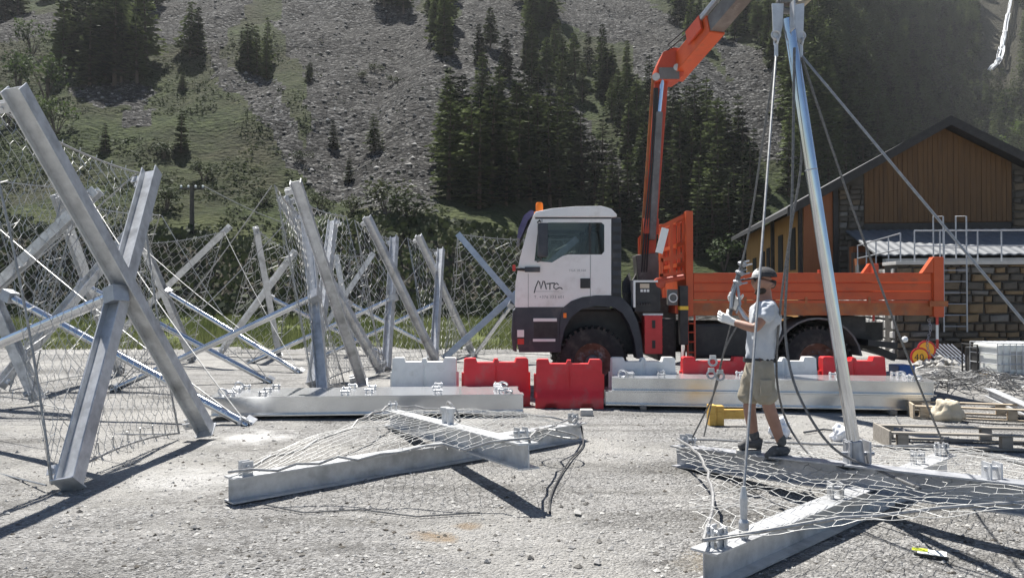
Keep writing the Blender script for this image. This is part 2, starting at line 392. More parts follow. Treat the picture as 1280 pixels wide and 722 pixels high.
me.from_pydata(vs_, [], [(j*NA+i, j*NA+i+1, (j+1)*NA+i+1, (j+1)*NA+i) for j in range(NY-1) for i in range(NA-1)])
ca = me.color_attributes.new('mask', 'FLOAT_COLOR', 'POINT'); ca.data.foreach_set('color', cols_)
me.polygons.foreach_set('use_smooth', [True]*len(me.polygons)); me.materials.append(M['hillside_ground'])
hill = bpy.data.objects.new('hillside', me); col.objects.link(hill); tag(hill, 'steep grassy mountainside streaked with grey scree behind the yard', kind='structure')

# yard ground: one gravel sheet, finely divided in front of the camera
def GZ(X, Y): return .018*fbm(X/1.1, Y/1.1, 4)*sstep(2, 4, Y) - .004
def yard_material():
    m, N, L = node_mat('yard_gravel'); b = N['Principled BSDF']; b.inputs['Roughness'].default_value = .95; b.inputs['Specular IOR Level'].default_value = .12
    tc = N.new('ShaderNodeTexCoord'); P = tc.outputs['Object']
    def nz(s, d=6, r=.6):
        n = N.new('ShaderNodeTexNoise'); n.inputs['Scale'].default_value = s; n.inputs['Detail'].default_value = d; n.inputs['Roughness'].default_value = r; L.new(P, n.inputs['Vector']); return n.outputs['Fac']
    def ramp(f, *st):
        r = N.new('ShaderNodeValToRGB'); e = r.color_ramp.elements
        while len(e) < len(st): e.new(.5)
        for k, (p, c) in enumerate(st): e[k].position = p; e[k].color = (*c, 1)
        L.new(f, r.inputs[0]); return r.outputs[0]
    def mix(f, a, c, t='MIX'):
        x = N.new('ShaderNodeMix'); x.data_type = 'RGBA'; x.blend_type = t
        if isinstance(f, float): x.inputs[0].default_value = f
        else: L.new(f, x.inputs[0])
        L.new(a, x.inputs[6]); L.new(c, x.inputs[7]); return x.outputs[2]
    v = N.new('ShaderNodeTexVoronoi'); v.inputs['Scale'].default_value = 55; L.new(P, v.inputs['Vector'])
    v2 = N.new('ShaderNodeTexVoronoi'); v2.inputs['Scale'].default_value = 16; L.new(P, v2.inputs['Vector'])
    s = N.new('ShaderNodeSeparateColor'); L.new(v.outputs['Color'], s.inputs[0])
    s2 = N.new('ShaderNodeSeparateColor'); L.new(v2.outputs['Color'], s2.inputs[0])
    base = ramp(nz(.9, 8, .65), (.3, (.25,.243,.232)), (.52, (.31,.303,.29)), (.7, (.38,.373,.358)))
    chips = ramp(s.outputs[0], (0, (.09,.088,.085)), (.5, (.29,.284,.274)), (1, (.48,.473,.458)))
    c = mix(ramp(nz(2.4, 7, .7), (.34, (.35,)*3), (.60, (.95,)*3)), base, chips)
    big = ramp(s2.outputs[1], (0, (.14,.135,.13)), (1, (.42,.41,.39)))
    c = mix(ramp(s2.outputs[0], (.80, (0,)*3), (.84, (.75,)*3)), c, big)
    mpx = N.new('ShaderNodeMapping'); mpx.inputs['Scale'].default_value = (.22, 1.7, 1); mpx.inputs['Rotation'].default_value = (0, 0, .25); L.new(P, mpx.inputs[0])
    nt_ = N.new('ShaderNodeTexNoise'); nt_.inputs['Scale'].default_value = 1.3; nt_.inputs['Detail'].default_value = 5; L.new(mpx.outputs[0], nt_.inputs['Vector'])
    c = mix(.8, c, ramp(nt_.outputs['Fac'], (.36, (.54,.535,.52)), (.52, (1,1,1)), (.64, (1.0,1.0,1.0))), 'MULTIPLY')
    dust = ramp(nz(.33, 6), (.47, (0,)*3), (.62, (.85,)*3)); du = ramp(nz(3, 5), (.3, (.40,.39,.36)), (.7, (.47,.455,.43)))
    c = mix(dust, c, du)
    def blob(x, y, r, colr, k):          # a spill with its own ragged edge
        nonlocal c
        sx = N.new('ShaderNodeVectorMath'); sx.operation = 'DISTANCE'; sx.inputs[1].default_value = (x, y, 0); L.new(P, sx.inputs[0])
        ad = N.new('ShaderNodeMath'); ad.operation = 'MULTIPLY_ADD'; ad.inputs[1].default_value = r*2.4; L.new(nz(4.5, 6), ad.inputs[0]); L.new(sx.outputs['Value'], ad.inputs[2])
        f = N.new('ShaderNodeMapRange'); f.inputs[1].default_value = r*2.3; f.inputs[2].default_value = r*1.5; f.inputs[3].default_value = 0; f.inputs[4].default_value = k; L.new(ad.outputs[0], f.inputs[0])
        x_ = N.new('ShaderNodeMix'); x_.data_type = 'RGBA'; L.new(f.outputs[0], x_.inputs[0]); L.new(c, x_.inputs[6]); x_.inputs[7].default_value = (*colr, 1); c = x_.outputs[2]
    for px, py, r, cc, k in ((545,668,.16,(.27,.18,.09),.8), (585,655,.10,(.25,.17,.09),.6), (235,600,.55,(.54,.53,.51),.9), (320,546,.5,(.62,.61,.59),.95), (900,700,.3,(.33,.27,.18),.35)):
        q = PG(px, py); blob(q.x, q.y, r, cc, k)
    L.new(c, b.inputs['Base Color'])
    bp = N.new('ShaderNodeBump'); bp.inputs['Strength'].default_value = 1.0; bp.inputs['Distance'].default_value = .045
    def mm(op, a, q):
        x = N.new('ShaderNodeMath'); x.operation = op; L.new(a, x.inputs[0])
        if isinstance(q, float): x.inputs[1].default_value = q
        else: L.new(q, x.inputs[1])
        return x.outputs[0]
    h = mm('ADD', mm('MULTIPLY', v.outputs['Distance'], -.6), mm('ADD', mm('MULTIPLY', nz(24, 8, .75), .9), mm('MULTIPLY', v2.outputs['Distance'], -.35)))
    L.new(h, bp.inputs['Height']); L.new(bp.outputs[0], b.inputs['Normal'])
yard_material()
xs = sorted(set([-80,-60,-45,-35,-28,-22] + [round(-18+.2*k, 3) for k in range(181)] + [22,28,35,45,60,80]))
ys = sorted(set([-40,-25,-12,-5,0,1.5] + [round(2.5+.16*k, 3) for k in range(90)] + [17.5,18.5,20,22,24,25.5,27]))
vs_ = [(x, y, GZ(x, y) if y < 24 else -.004) for y in ys for x in xs]; n = len(xs)
me = bpy.data.meshes.new('ground'); me.from_pydata(vs_, [], [(j*n+i, j*n+i+1, (j+1)*n+i+1, (j+1)*n+i) for j in range(len(ys)-1) for i in range(n-1)])
me.polygons.foreach_set('use_smooth', [True]*len(me.polygons)); me.materials.append(M['yard_gravel'])
g = bpy.data.objects.new('ground', me); col.objects.link(g); tag(g, 'pale grey gravel yard with scattered stones', kind='structure')

def pebble(mb, c, s, flat=.6):
    r = [s*random.uniform(.6, 1.1) for _ in range(6)]; a = random.random()*6.28; ca_, sa = math.cos(a), math.sin(a)
    P = [(r[0],.2*s,0), (-.2*s,r[1],0), (-r[2],-.1*s,0), (.15*s,-r[3],0), (.2*s,.1*s,r[4]*flat), (-.1*s,.1*s,-r[5]*flat)]
    mb.add([(c[0]+x*ca_-y*sa, c[1]+x*sa+y*ca_, c[2]+z) for x, y, z in P], [(0,1,4),(1,2,4),(2,3,4),(3,0,4),(1,0,5),(2,1,5),(3,2,5),(0,3,5)])
pm = {'rock': MB(), 'stone_pale': MB(), 'stone_dark': MB()}
pm2 = {'rock': MB(), 'stone_pale': MB(), 'stone_grey': MB()}
for k in range(34000):
    Y = 3.6*(16/3.6)**random.random(); X = Y*random.uniform(-.72, .72); s = .003 + .020*random.random()**7 + .004*random.random()
    pebble(pm[random.choice(['rock']*5 + ['stone_pale']*3 + ['stone_dark'])], (X, Y, GZ(X, Y)+s*.15), s)
for nm, mt in (('rock','rock'), ('stone_pale','stone_pale'), ('stone_dark','stone_dark')):
    tag(pm[nm].build('gravel_stones', mt), {'rock':'loose grey gravel stones on the yard','stone_pale':'loose pale gravel chips on the yard','stone_dark':'loose dark gravel stones on the yard'}[nm], 'gravel', kind='stuff')
for k in range(520):
    Y = 3.8*(15/3.8)**random.random(); X = Y*random.uniform(-.7, .7); s = random.uniform(.012, .034)
    if fbm(X*.8, Y*.8, 3) < -.05: continue
    pebble(pm2[random.choice(['rock','stone_pale','rock','stone_grey'])], (X, Y, GZ(X, Y)+s*.2), s, .65)
for nm in pm2: tag(pm2[nm].build('loose_stones', nm), {'rock':'larger loose grey stones strewn over the yard','stone_pale':'larger loose pale stones strewn over the yard','stone_grey':'larger loose dark grey stones strewn over the yard'}[nm], 'gravel', kind='stuff')
# scree blocks on the mountain
sm_ = {'rock': MB(), 'stone_pale': MB()}
for k in range(15000):
    p = random.choice(scree_pts); X = p.x + random.uniform(-.5, .5); Y = p.y + random.uniform(-.5, .5); s = .08 + .34*random.random()**6
    pebble(sm_['rock' if random.random() < .85 else 'stone_pale'], (X, Y, H(X, Y)+s*.2), s, .7)
for nm in sm_: tag(sm_[nm].build('scree_rocks', {'rock':'scree_rock','stone_pale':'rock'}[nm]), {'rock':'grey broken rocks of the scree slope','stone_pale':'pale broken rocks of the scree slope'}[nm], 'scree', kind='stuff')

# ------------------------------------------------------------------ plants
def leafquad(mb, c, d, up, ln, wd):
    d = d.normalized(); x = d.cross(up); x = x.normalized() if x.length > 1e-5 else Vector((1,0,0))
    mb.add([c - x*wd*.5, c + d*ln*.5 - x*wd*.62, c + d*ln, c + d*ln*.5 + x*wd*.62], [(0,1,2,3)])
def make_conifer(h, rad, seed, n=900, lo=.10, ragged=.35):
    rnd = random.Random(seed); tr = MB(); cr = MB()
    lean = Vector((rnd.uniform(-.03,.03), rnd.uniform(-.03,.03), 0))
    tr.tube([lean*(h*t) + Vector((0,0,h*t-.3*(t==0))) for t in (0,.3,.6,.97)], [h*.020,h*.015,h*.009,h*.002], 6)
    lobes = [rnd.uniform(1-ragged, 1+ragged*.6) for _ in range(40)]
    nw = 17
    for w_i in range(nw):
        t = lo + (1-lo)*(w_i + rnd.uniform(-.25,.25))/nw
        if t > .985: continue
        prof = min(1, (t-lo)/.12+.45)*(1-t)**.80
        nb = 9 if t < .6 else 7 if t < .85 else 5; a0 = rnd.random()*6.283
        for q in range(nb):
            if rnd.random() < .10: continue
            a = a0 + 6.283*(q + rnd.uniform(-.3,.3))/nb; Lb = rad*prof*rnd.uniform(1-ragged*1.3, 1.08)*lobes[(q*5+w_i*3) % 40]**.5 + .08
            droop = rnd.uniform(.10,.38)*(1-t*.6); base = Vector((0,0,h*t)) + lean*h*t
            m = max(2, int(5*Lb/rad+1.5))
            for e in range(m):
                f = (e+.55)/m; r = Lb*f
                c = base + Vector((math.cos(a)*r, math.sin(a)*r, -droop*r + .10*r*f))
                for sd_ in (-1, 1):
                    d = Vector((math.cos(a+sd_*rnd.uniform(.3,.9)), math.sin(a+sd_*rnd.uniform(.3,.9)), rnd.uniform(-.35,.15)))
                    s = h*.052*rnd.uniform(.7,1.3)*(1-.4*t)
                    leafquad(cr, c, d, Vector((rnd.uniform(-.5,.5), rnd.uniform(-.5,.5), 1)), s*1.35, s*.72)
            c = base + Vector((math.cos(a)*Lb, math.sin(a)*Lb, -droop*Lb*.9)); leafquad(cr, c - Vector((math.cos(a),math.sin(a),0))*.2, Vector((math.cos(a), math.sin(a), .1)), Vector((0,0,1)), h*.06, h*.022)
    leafquad(cr, lean*h*.96 + Vector((0,0,h*.95)), Vector((0,0,1)), Vector((1,0,0)), h*.055, h*.018); leafquad(cr, lean*h*.96 + Vector((0,0,h*.95)), Vector((0,0,1)), Vector((0,1,0)), h*.055, h*.018)
    for k in range(10):
        t = rnd.uniform(lo, .8); a = rnd.random()*6.28; r = rad*(1-t)**.8*.8
        tr.tube([lean*h*t + Vector((0,0,h*t)), lean*h*t + Vector((math.cos(a)*r, math.sin(a)*r, h*t-r*.15))], [h*.006, h*.002], 4)
    return tr, cr
def make_bush(h, rad, seed, n=420, stem=True):
    rnd = random.Random(seed); tr = MB(); cr = MB()
    tips = [Vector((rnd.uniform(-1,1)*rad*.6, rnd.uniform(-1,1)*rad*.6, h*rnd.uniform(.45,.85))) for _ in range(9)]
    for p in tips: tr.tube([Vector((0,0,-.2)), p*.5 + Vector((0,0,h*.08)), p], [h*.018, h*.012, h*.004], 5)
    for k in range(n):
        q = rnd.choice(tips); v = Vector((rnd.gauss(0,1), rnd.gauss(0,1), rnd.gauss(0,1))).normalized()*rad*.5*rnd.random()**.4
        c = q + v
        if c.z < .03*h: c.z = .03*h + .1*rnd.random()
        s = h*.07*rnd.uniform(.6, 1.4)
        leafquad(cr, c, Vector((rnd.uniform(-1,1), rnd.uniform(-1,1), rnd.uniform(-.5,.8))), Vector((rnd.uniform(-1,1), rnd.uniform(-1,1), 1)), s*1.2, s*.9)
    return tr, cr
def proto(name, parts, crown_mat):
    r = bpy.data.objects.new(name, None); col.objects.link(r); r.empty_display_size = .3
    parts[0].build('trunk', 'bark', r); parts[1].build('crown', crown_mat, r)
    return r
CON = [proto('pine_tree', make_conifer(10, rad, 100+k, lo=lo), 'needles') for k, (rad, lo) in enumerate(((2.0,.08),(2.5,.10),(1.7,.05),(2.8,.14),(2.2,.18),(1.5,.06)))]
BUSH = {m: [proto('leafy_bush' if m != 'leaves_bright' else 'broadleaf_tree', make_bush(5, 3.0, 300+k), m) for k in range(2)] for m in ('leaves_bright','leaves_mid','shrub')}
used = set(); FORM = ['upright', 'broad', 'slim', 'wide skirted', 'bare stemmed', 'narrow pointed']
def plant(pr, p, h, h0, label, cat, group, sq=1.0):
    if id(pr) in used: r = copy_tree(pr)
    else: r = pr; used.add(id(pr))
    r.location = p; r.rotation_euler = (0, 0, random.random()*6.28); s = h/h0; r.scale = (s*sq, s*sq, s)
    tag(r, label, cat, group); return r
treepx = []
def cluster(rect, n, hr, gap, label, group, avoid=True, sq=(.9,1.25)):
    k = tries = 0
    while k < n and tries < n*40:
        tries += 1; px = random.uniform(rect[0], rect[2]); py = random.uniform(rect[1], rect[3])
        if avoid and (is_scree(px, py-3) or (hr[1] > 5 and is_scree(px, py-22)) or (hr[1] > 7.5 and rect[0] > 600 and is_scree(px, py-38))): continue
        if any(abs(px-a)+abs(py-b)*1.3 < gap for a, b in treepx): continue
        p = hit(px, py)
        if p is None or p.y < 50: continue
        treepx.append((px, py)); k += 1
        ci = random.randrange(len(CON)); h = random.uniform(*hr); t = (h-hr[0])/(hr[1]-hr[0])
        lb = ('short ' if t < .33 else 'tall ' if t > .67 else 'middling ') + FORM[ci] + ' ' + label.replace('tall pine', 'pine').replace('small pine', 'pine').replace('bushy pine', 'pine').replace('dark pine', 'pine')
        plant(CON[ci], p - Vector((0,0,.15)), h, 10, lb, 'tree', group, random.uniform(*sq))
G_L = 'pines on the slope above the crossed beams'
cluster((78,62,190,112), 17, (8,11.5), 11, 'dark pine in the dense stand above the grassy slope', G_L)
cluster((75,-30,192,48), 9, (8,12), 12, 'tall pine at the rear of the stand above the grassy slope', G_L)
cluster((-30,-10,60,44), 9, (8,11), 12, 'pine standing above the pale rock strip by the leafy bushes', G_L)
cluster((224,42,262,70), 5, (5,7.5), 9, 'small pine in a knot of three on stony grass', 'pines in the knot on stony grass')
cluster((298,74,334,100), 6, (4,6.5), 8, 'bushy pine in the clump at the edge of the scree', 'pines at the edge of the scree')
cluster((192,-30,345,8), 4, (7,10), 18, 'pine high on the rocky slope between two scree fields', 'pines high on the rocky slope', False)
for px, py, h, lb in ((386,102,2.2,'little round pine at the border of the wide scree'), (417,186,3.0,'lone slim pine on the lower scree with a clear shadow'), (468,190,4.0,'ragged lone pine in the middle of the wide scree'),
        (226,190,4.2,'single dark pine in the middle of the green slope'), (132,190,3.0,'low dark pine on the green slope near the tall leaning beam'), (228,112,2.5,'small pine on stony grass below the knot of pines'), (436,228,2.6,'round young pine at the foot of the scree'), (388,95,2,'tiny pine beside the scree border')):
    p = hit(px, py)
    if p: treepx.append((px, py)); plant(random.choice(CON[:3]), p - Vector((0,0,.1)), h, 10, lb, 'tree', None, 1.25)
G_C = 'pines in the clump behind the truck cab'
cluster((868,296,936,336), 10, (5,8), 9, 'pine close behind the truck bed beside the wooden side wall', 'pines behind the headboard', False)
cluster((548,180,742,264), 44, (6.2,9), 9, 'dark pine in the dense clump on the slope behind the truck cab', G_C, False, (1.0,1.35))
cluster((520,30,604,78), 9, (6,9), 12, 'pine in the group at the head of the wide scree', 'pines at the head of the scree')
cluster((480,-40,600,26), 6, (8,11), 14, 'pine on the crest of the wide scree', 'pines at the head of the scree', False)
cluster((600,60,720,135), 12, (4.5,7), 15, 'pine scattered on the rubble between two scree tongues', 'pines between the scree tongues', False)
cluster((650,60,840,215), 26, (5.5,8.5), 16, 'pine among the broken scree beside the crane boom', 'pines between the scree tongues')
cluster((610,-30,820,46), 22, (5,8), 14, 'pine high above the scree tongues', 'pines high above the scree tongues')
cluster((742,190,830,262), 10, (5.5,8), 12, 'pine on the lower slope just beside the crane column', 'pines by the crane column')
G_R = 'pines of the forest behind the building'
cluster((742,232,940,318), 24, (5.5,9), 10, 'pine at the foot of the slope behind the orange headboard', 'pines behind the headboard', False)
cluster((826,175,950,262), 28, (7,10.5), 11, 'pine of the forest between the crane boom and the wooden gable', G_R)
cluster((826,30,1010,175), 32, (6,9), 13, 'pine along the diagonal strip of scree beside the crane boom', 'pines along the diagonal scree')
cluster((985,120,1215,250), 46, (8,13), 12, 'pine of the dense dark forest just behind the wooden gable', G_R)
cluster((1010,60,1200,125), 14, (9,14), 12, 'pine high in the dark forest above the wooden gable', 'pines high above the gable')
# forest that reads as one mass: upper right and outside the frame
ff = MB(); ft = make_conifer(10, 2.3, 900)[1]; ft.f = ft.f[::2]
for k in range(1350):
    px, py = (random.uniform(-420, 1700), random.uniform(-150, 30)) if k < 560 else random.choice([(random.uniform(985, 1420), random.uniform(-80, 215))])
    if -60 < px < 620 and py > -30: continue
    if is_scree(px, py) : continue
    if 1225 < px < 1275 and py < 120: continue
    p = hit(px, py)
    if p is None or p.y < 75: continue
    s = random.uniform(.75, 1.3); a = random.random()*6.28; c_, s_ = math.cos(a)*s, math.sin(a)*s
    ff.add([(p.x+x*c_-y*s_, p.y+x*s_+y*c_, p.z-.2+z*s) for x, y, z in ft.v], ft.f)
for k in range(420):
    px, py = random.uniform(1030, 1222), random.uniform(0, 190)
    p = hit(px, py)
    if p is None or p.y < 90: continue
    s = random.uniform(.6, 1.15); a = random.random()*6.28; c_, s_ = math.cos(a)*s, math.sin(a)*s
    ff.add([(p.x+x*c_-y*s_, p.y+x*s_+y*c_, p.z-.2+z*s) for x, y, z in ft.v], ft.f)
tag(ff.build('far_forest', 'needles'), 'far dark pine forest high on the mountain', 'forest', kind='stuff')
for px, py, h, w_, mt, lb in ((1246,206,8.5,1.0,'leaves_bright','bright green broadleaf tree behind the ridge of the wooden gable'), (1276,190,9,1.0,'leaves_bright','tall light green tree beside the right slope of the gable roof'), (1222,170,6,1.0,'leaves_mid','mid green tree between gable ridge and waterfall gully'),
        (1258,140,8,1,'leaves_mid','green tree below the waterfall'), (1130,172,5,.8,'leaves_bright','pale green sapling tree among dark pines above the gable'), (1098,60,5,.8,'leaves_mid','pale round tree alone in the dark forest'), (1100,92,5,.8,'leaves_mid','second pale round tree below the other in the dark forest'),
        (22,120,5.2,1,'leaves_mid','rounded leafy bush at the top of the tall leaning beam'), (58,126,5,1,'leaves_mid','leafy bush beside the dense pine stand'), (40,70,4.5,1,'leaves_mid','leafy bush under the pale rock strip'), (70,168,3.6,1.1,'leaves_mid','low bright bush behind the net of the tall crossed beams'), (8,160,4,1,'leaves_mid','leafy bush behind the top end of the tall leaning beam'),
        (905,338,3.2,1.2,'leaves_mid','low green bush beside the sunlit wooden side wall')):
    p = hit(px, py)
    if p is None: continue
    plant(random.choice(BUSH[mt]), p - Vector((0,0,.1)), h, 5, lb, 'tree' if h > 5.5 else 'bush', None, w_*.62 if h > 7 else w_*.8)
for px, py, h, lb in ((483,268,2.6,'dark round shrub at the foot of the scree'), (515,282,2.6,'dark shrub beside the foot of the pine clump'), (470,92,1.4,'low shrub in the middle of the upper scree'), (492,105,1.2,'small low shrub patch on the upper scree'), (452,98,1.1,'flat shrub patch on the upper scree'),
        (205,198,1.8,'dark low shrub on the green slope'), (378,205,1.4,'shrub at the edge of the narrow scree strip'), (255,226,2,'dark shrub above the utility pole'), (440,268,1.5,'shrub on the terrace over the dark bank'), (400,262,1.3,'broad shrub on the terrace over the dark bank'), (330,255,1.4,'broad dark shrub near the wire of the utility pole'), (208,262,2.0,'dense shrub beside the utility pole')):
    p = hit(px, py)
    if p: plant(random.choice(BUSH['shrub']), p - Vector((0,0,.15)), h, 5, lb, 'shrub', None, 1.2)
for pr_ in CON + [b for L_ in BUSH.values() for b in L_]:
    if id(pr_) not in used:
        for ch_o in list(pr_.children): bpy.data.objects.remove(ch_o)
        bpy.data.objects.remove(pr_)
# low heath on the slope and brambles on the bank: nobody could count them
hb = MB()
for k in range(11000):
    px, py = random.uniform(-60, 560), random.uniform(40, 300)
    if is_scree(px, py) and random.random() < .93: continue
    if fbm(px/60, py/45, 3) < -.22: continue
    p = hit(px, py)
    if p is None: continue
    s = random.uniform(.10, .30)
    for q in range(3):
        leafquad(hb, p + Vector((random.uniform(-s,s), random.uniform(-s,s), random.uniform(0,.3)*s)), Vector((random.uniform(-1,1), random.uniform(-1,1), random.uniform(.1,.8))), Vector((random.uniform(-1,1), random.uniform(-1,1), 1)), s, s*.8)
bb = MB()
for k in range(12000):
    a = random.uniform(-.95, .06); Y = random.uniform(42, 54); X = a*Y; s = random.uniform(.2, .6)
    leafquad(bb, Vector((X, Y, H(X, Y)+random.uniform(0,.5))), Vector((random.uniform(-1,1), random.uniform(-1,1), random.uniform(0,1))), Vector((random.uniform(-1,1), -1, .3)), s, s*.7)
tag(hb.build('heath', 'shrub'), 'low heath on the mountain slope', 'undergrowth', kind='stuff')
tag(bb.build('brambles', 'bramble'), 'dark brambles covering the bank behind the meadow', 'undergrowth', kind='stuff')
gm = MB()
for k in range(42000):
    a = random.uniform(-.8, .07); Y = 25.5*(46/25.5)**random.random(); X = a*Y
    if fbm(X/2.5, Y/2.5, 3) < -.25: continue
    h = random.uniform(.12, .5); an = random.random()*6.28; wd = .025; p = Vector((X, Y, H(X, Y)-.02)); t = Vector((random.uniform(-.15,.15), random.uniform(-.15,.15), h))
    x = Vector((math.cos(an), math.sin(an), 0))*wd
    gm.add([p-x, p+x, p+t], [(0,1,2)])
tag(gm.build('grass', 'grass'), 'bright green meadow grass behind the standing beams', 'grass', kind='stuff')
# waterfall: a ragged sheet of falling water on the rock
wm = MB(); wl = []
for px, py, wd in ((1267,-30,3.2),(1261,0,3.4),(1257,20,4),(1253,42,4.5),(1249,62,5.5),(1246,76,6),(1241,84,4),(1234,91,3)):
    p = hit(px, py)
    if p: wl.append((p, wd*p.y/FPX))
for k in range(len(wl)-1):
    for q in range(11):
        o = Vector((random.uniform(-.5,.5)*wl[k][1]*.95, -1.0-.12*q, .5+random.uniform(-.4,.4)))
        wm.tube([wl[k][0]+o, (wl[k][0]+wl[k+1][0])/2+o+Vector((random.uniform(-.4,.4),0,0)), wl[k+1][0]+o], [wl[k][1]*random.uniform(.04,.10), wl[k][1]*random.uniform(.04,.11), wl[k+1][1]*random.uniform(.03,.09)], 5)
tag(wm.build('waterfall', 'water', smooth=True), 'thin white waterfall in the dark gully above the building', kind='structure')

# ------------------------------------------------------------------ chalet building
B0 = Vector((11.9, 32, 0)); gx = Vector((.992, -.127, 0)); gy = Vector((.127, .992, 0))
def BW(u, z, d=0): return B0 + gx*u + gy*d + Vector((0, 0, z))
bld = thing('chalet_building', B0, 'timber and stone building with a dark gabled roof behind the orange truck bed', 'building')
RZ, EZ, WB = 8.6, 5.55, 10.8
def roofz(u): return EZ + (RZ-EZ)*(1-abs(u-WB/2)/(WB/2))
def wallprism(name, us, z0, d0, d1, mt):
    top = [(u, roofz(u)-.12) for u in sorted(set(list(us) + ([WB/2] if us[0] < WB/2 < us[1] else [])))]
    poly = [(us[0], z0), (us[1], z0)] + top[::-1]
    return MB().prism(poly, lambda u, v, d: BW(u, v, d), d0, d1).build(name, mt, bld, fix=True)
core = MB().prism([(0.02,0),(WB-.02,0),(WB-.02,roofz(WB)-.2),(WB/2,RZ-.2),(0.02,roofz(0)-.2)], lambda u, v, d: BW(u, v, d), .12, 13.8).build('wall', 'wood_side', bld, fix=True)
wallprism('stone_pier', (1.35, 2.35), 0, -.05, .10, 'stone_dark'); wallprism('stone_pier', (7.95, 10.2), 0, -.05, .10, 'stone_dark')
wallprism('corner_cladding', (.02, 1.15), 0, -.02, .10, 'wood_orange')
wallprism('corner_post', (1.16, 1.34), 0, -.09, .10, 'dark_trim'); wallprism('corner_post', (10.22, 10.7), 0, -.06, .1, 'dark_trim')
u = 2.37
while u < 7.93:
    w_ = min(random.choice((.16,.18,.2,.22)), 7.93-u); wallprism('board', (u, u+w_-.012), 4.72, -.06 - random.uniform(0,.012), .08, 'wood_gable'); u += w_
MB().lohi((0,0,0),(1,1,1)).v
MB().prism([(2.37,2.6),(7.93,2.6),(7.93,4.7),(2.37,4.7)], BW, -.03, .09).build('shadow_band', 'dark_trim', bld, fix=True)  # dark strip standing in for the shadow below the boards
# stones set into the piers
def stone_mesh(seed, L=.5, Hh=.2, D=.12):
    rnd = random.Random(seed); mb = MB(); q = []
    for sx, sz in ((-1,-1),(1,-1),(1,1),(-1,1)): q.append((sx*L/2*rnd.uniform(.86,1), sz*Hh/2*rnd.uniform(.84,1)))
    mb.v = [(x, D*.5, z) for x, z in q] + [(x*.97, -D*.32, z*.95) for x, z in q] + [(x*.80, -D*.5*rnd.uniform(.85,1.1), z*.75) for x, z in q]
    for b in (0, 4):
        for k in range(4): mb.f.append((b+k, b+(k+1)%4, b+4+(k+1)%4, b+4+k))
    mb.f.append((8,9,10,11)); mb.f.append((3,2,1,0)); return mb
SM = {}
def stone_obj(mt, v, parent, loc, sx, sz, yaw=0):
    if (mt, v) not in SM:
        o = stone_mesh(40+v).build('stone', mt, None, fix=True); SM[(mt, v)] = o.data
    else: o = bpy.data.objects.new('stone', SM[(mt, v)]); col.objects.link(o)
    o.parent = parent; o.location = loc - world_loc(parent); o.scale = (sx, random.uniform(.85,1.35), sz*random.uniform(.86,1.04)); o.rotation_euler = (0, random.uniform(-.07,.07), yaw+random.uniform(-.03,.03)); return o
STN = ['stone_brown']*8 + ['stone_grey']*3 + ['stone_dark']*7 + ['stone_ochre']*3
def course(parent, o, dx, L, z0, z1, hs=(.14,.24), ls=(.28,.62), mats=STN, yaw=0, topfn=None):
    z = z0
    while z < z1-.05:
        h = min(random.uniform(*hs), z1-z); x = random.uniform(-.15, 0)
        while x < L-.04:
            l = random.uniform(*ls); a = max(0, x); b = min(L, x+l); x += l
            if b-a < .08: continue
            c = o + dx*((a+b)/2) + Vector((0,0,z+h/2))
            if topfn and c.z + h/2 > topfn((a+b)/2): continue
            stone_obj(random.choice(mats), random.randrange(4), parent, c, (b-a-.015)/.5, (h-.012)/.2, yaw)
        z += h
byaw = math.atan2(gx.y, gx.x)
course(bld, BW(1.36, 0, -.09), gx, .98, 2.6, roofz(1.6)-.2, (.18,.3), (.35,.6), ['stone_dark','stone_dark','stone_brown','stone_grey'], byaw, lambda s: roofz(1.36+s)-.15)
course(bld, BW(7.96, 0, -.09), gx, 2.2, 2.6, roofz(8.1), (.2,.32), (.4,.7), ['stone_dark','stone_dark','stone_brown','stone_grey'], byaw, lambda s: roofz(7.96+s)-.15)
rf = MB()
for s0, s1 in ((-.75, WB/2), (WB/2, WB+.75)):
    def zz(u): return EZ + (RZ-EZ)*(1-abs(u-WB/2)/(WB/2))
    P = [(s0, zz(s0)-.04), (s1, zz(s1)-.04), (s1, zz(s1)+.18), (s0, zz(s0)+.18)]
    rf.prism(P, BW, -.75, 14.4)
roof = rf.build('roof', 'roof_slate', bld, fix=True)
vb = MB()
for s0, s1 in ((-.78, WB/2), (WB/2, WB+.78)):
    P = [(s0, roofz(s0)-.16), (s1, roofz(s1)-.16), (s1, roofz(s1)+.21), (s0, roofz(s0)+.21)]; vb.prism(P, BW, -.80, -.752)
vb.build('verge_board', 'dark_trim', roof, fix=True)
# side wall: dark windows and posts
for d0, d1, z0, z1 in ((1.4,2.3,2.9,4.7),(3.9,4.8,2.9,4.6),(6.9,7.6,1.9,4.2),(8.2,8.9,1.9,4.1),(10.6,11.5,1.6,3.9)):
    MB().prism([(d0,z0),(d1,z0),(d1,z1),(d0,z1)], lambda u, v, d: BW(d, v, u), -.03, .06).build('window', 'dark_trim', bld, fix=True)
for d in (.15, 5.8): MB().prism([(d,0),(d+.28,0),(d+.28,EZ-.1),(d,EZ-.1)], lambda u, v, q: BW(q, v, u), -.12, .05).build('corner_post', 'dark_trim', bld, fix=True)
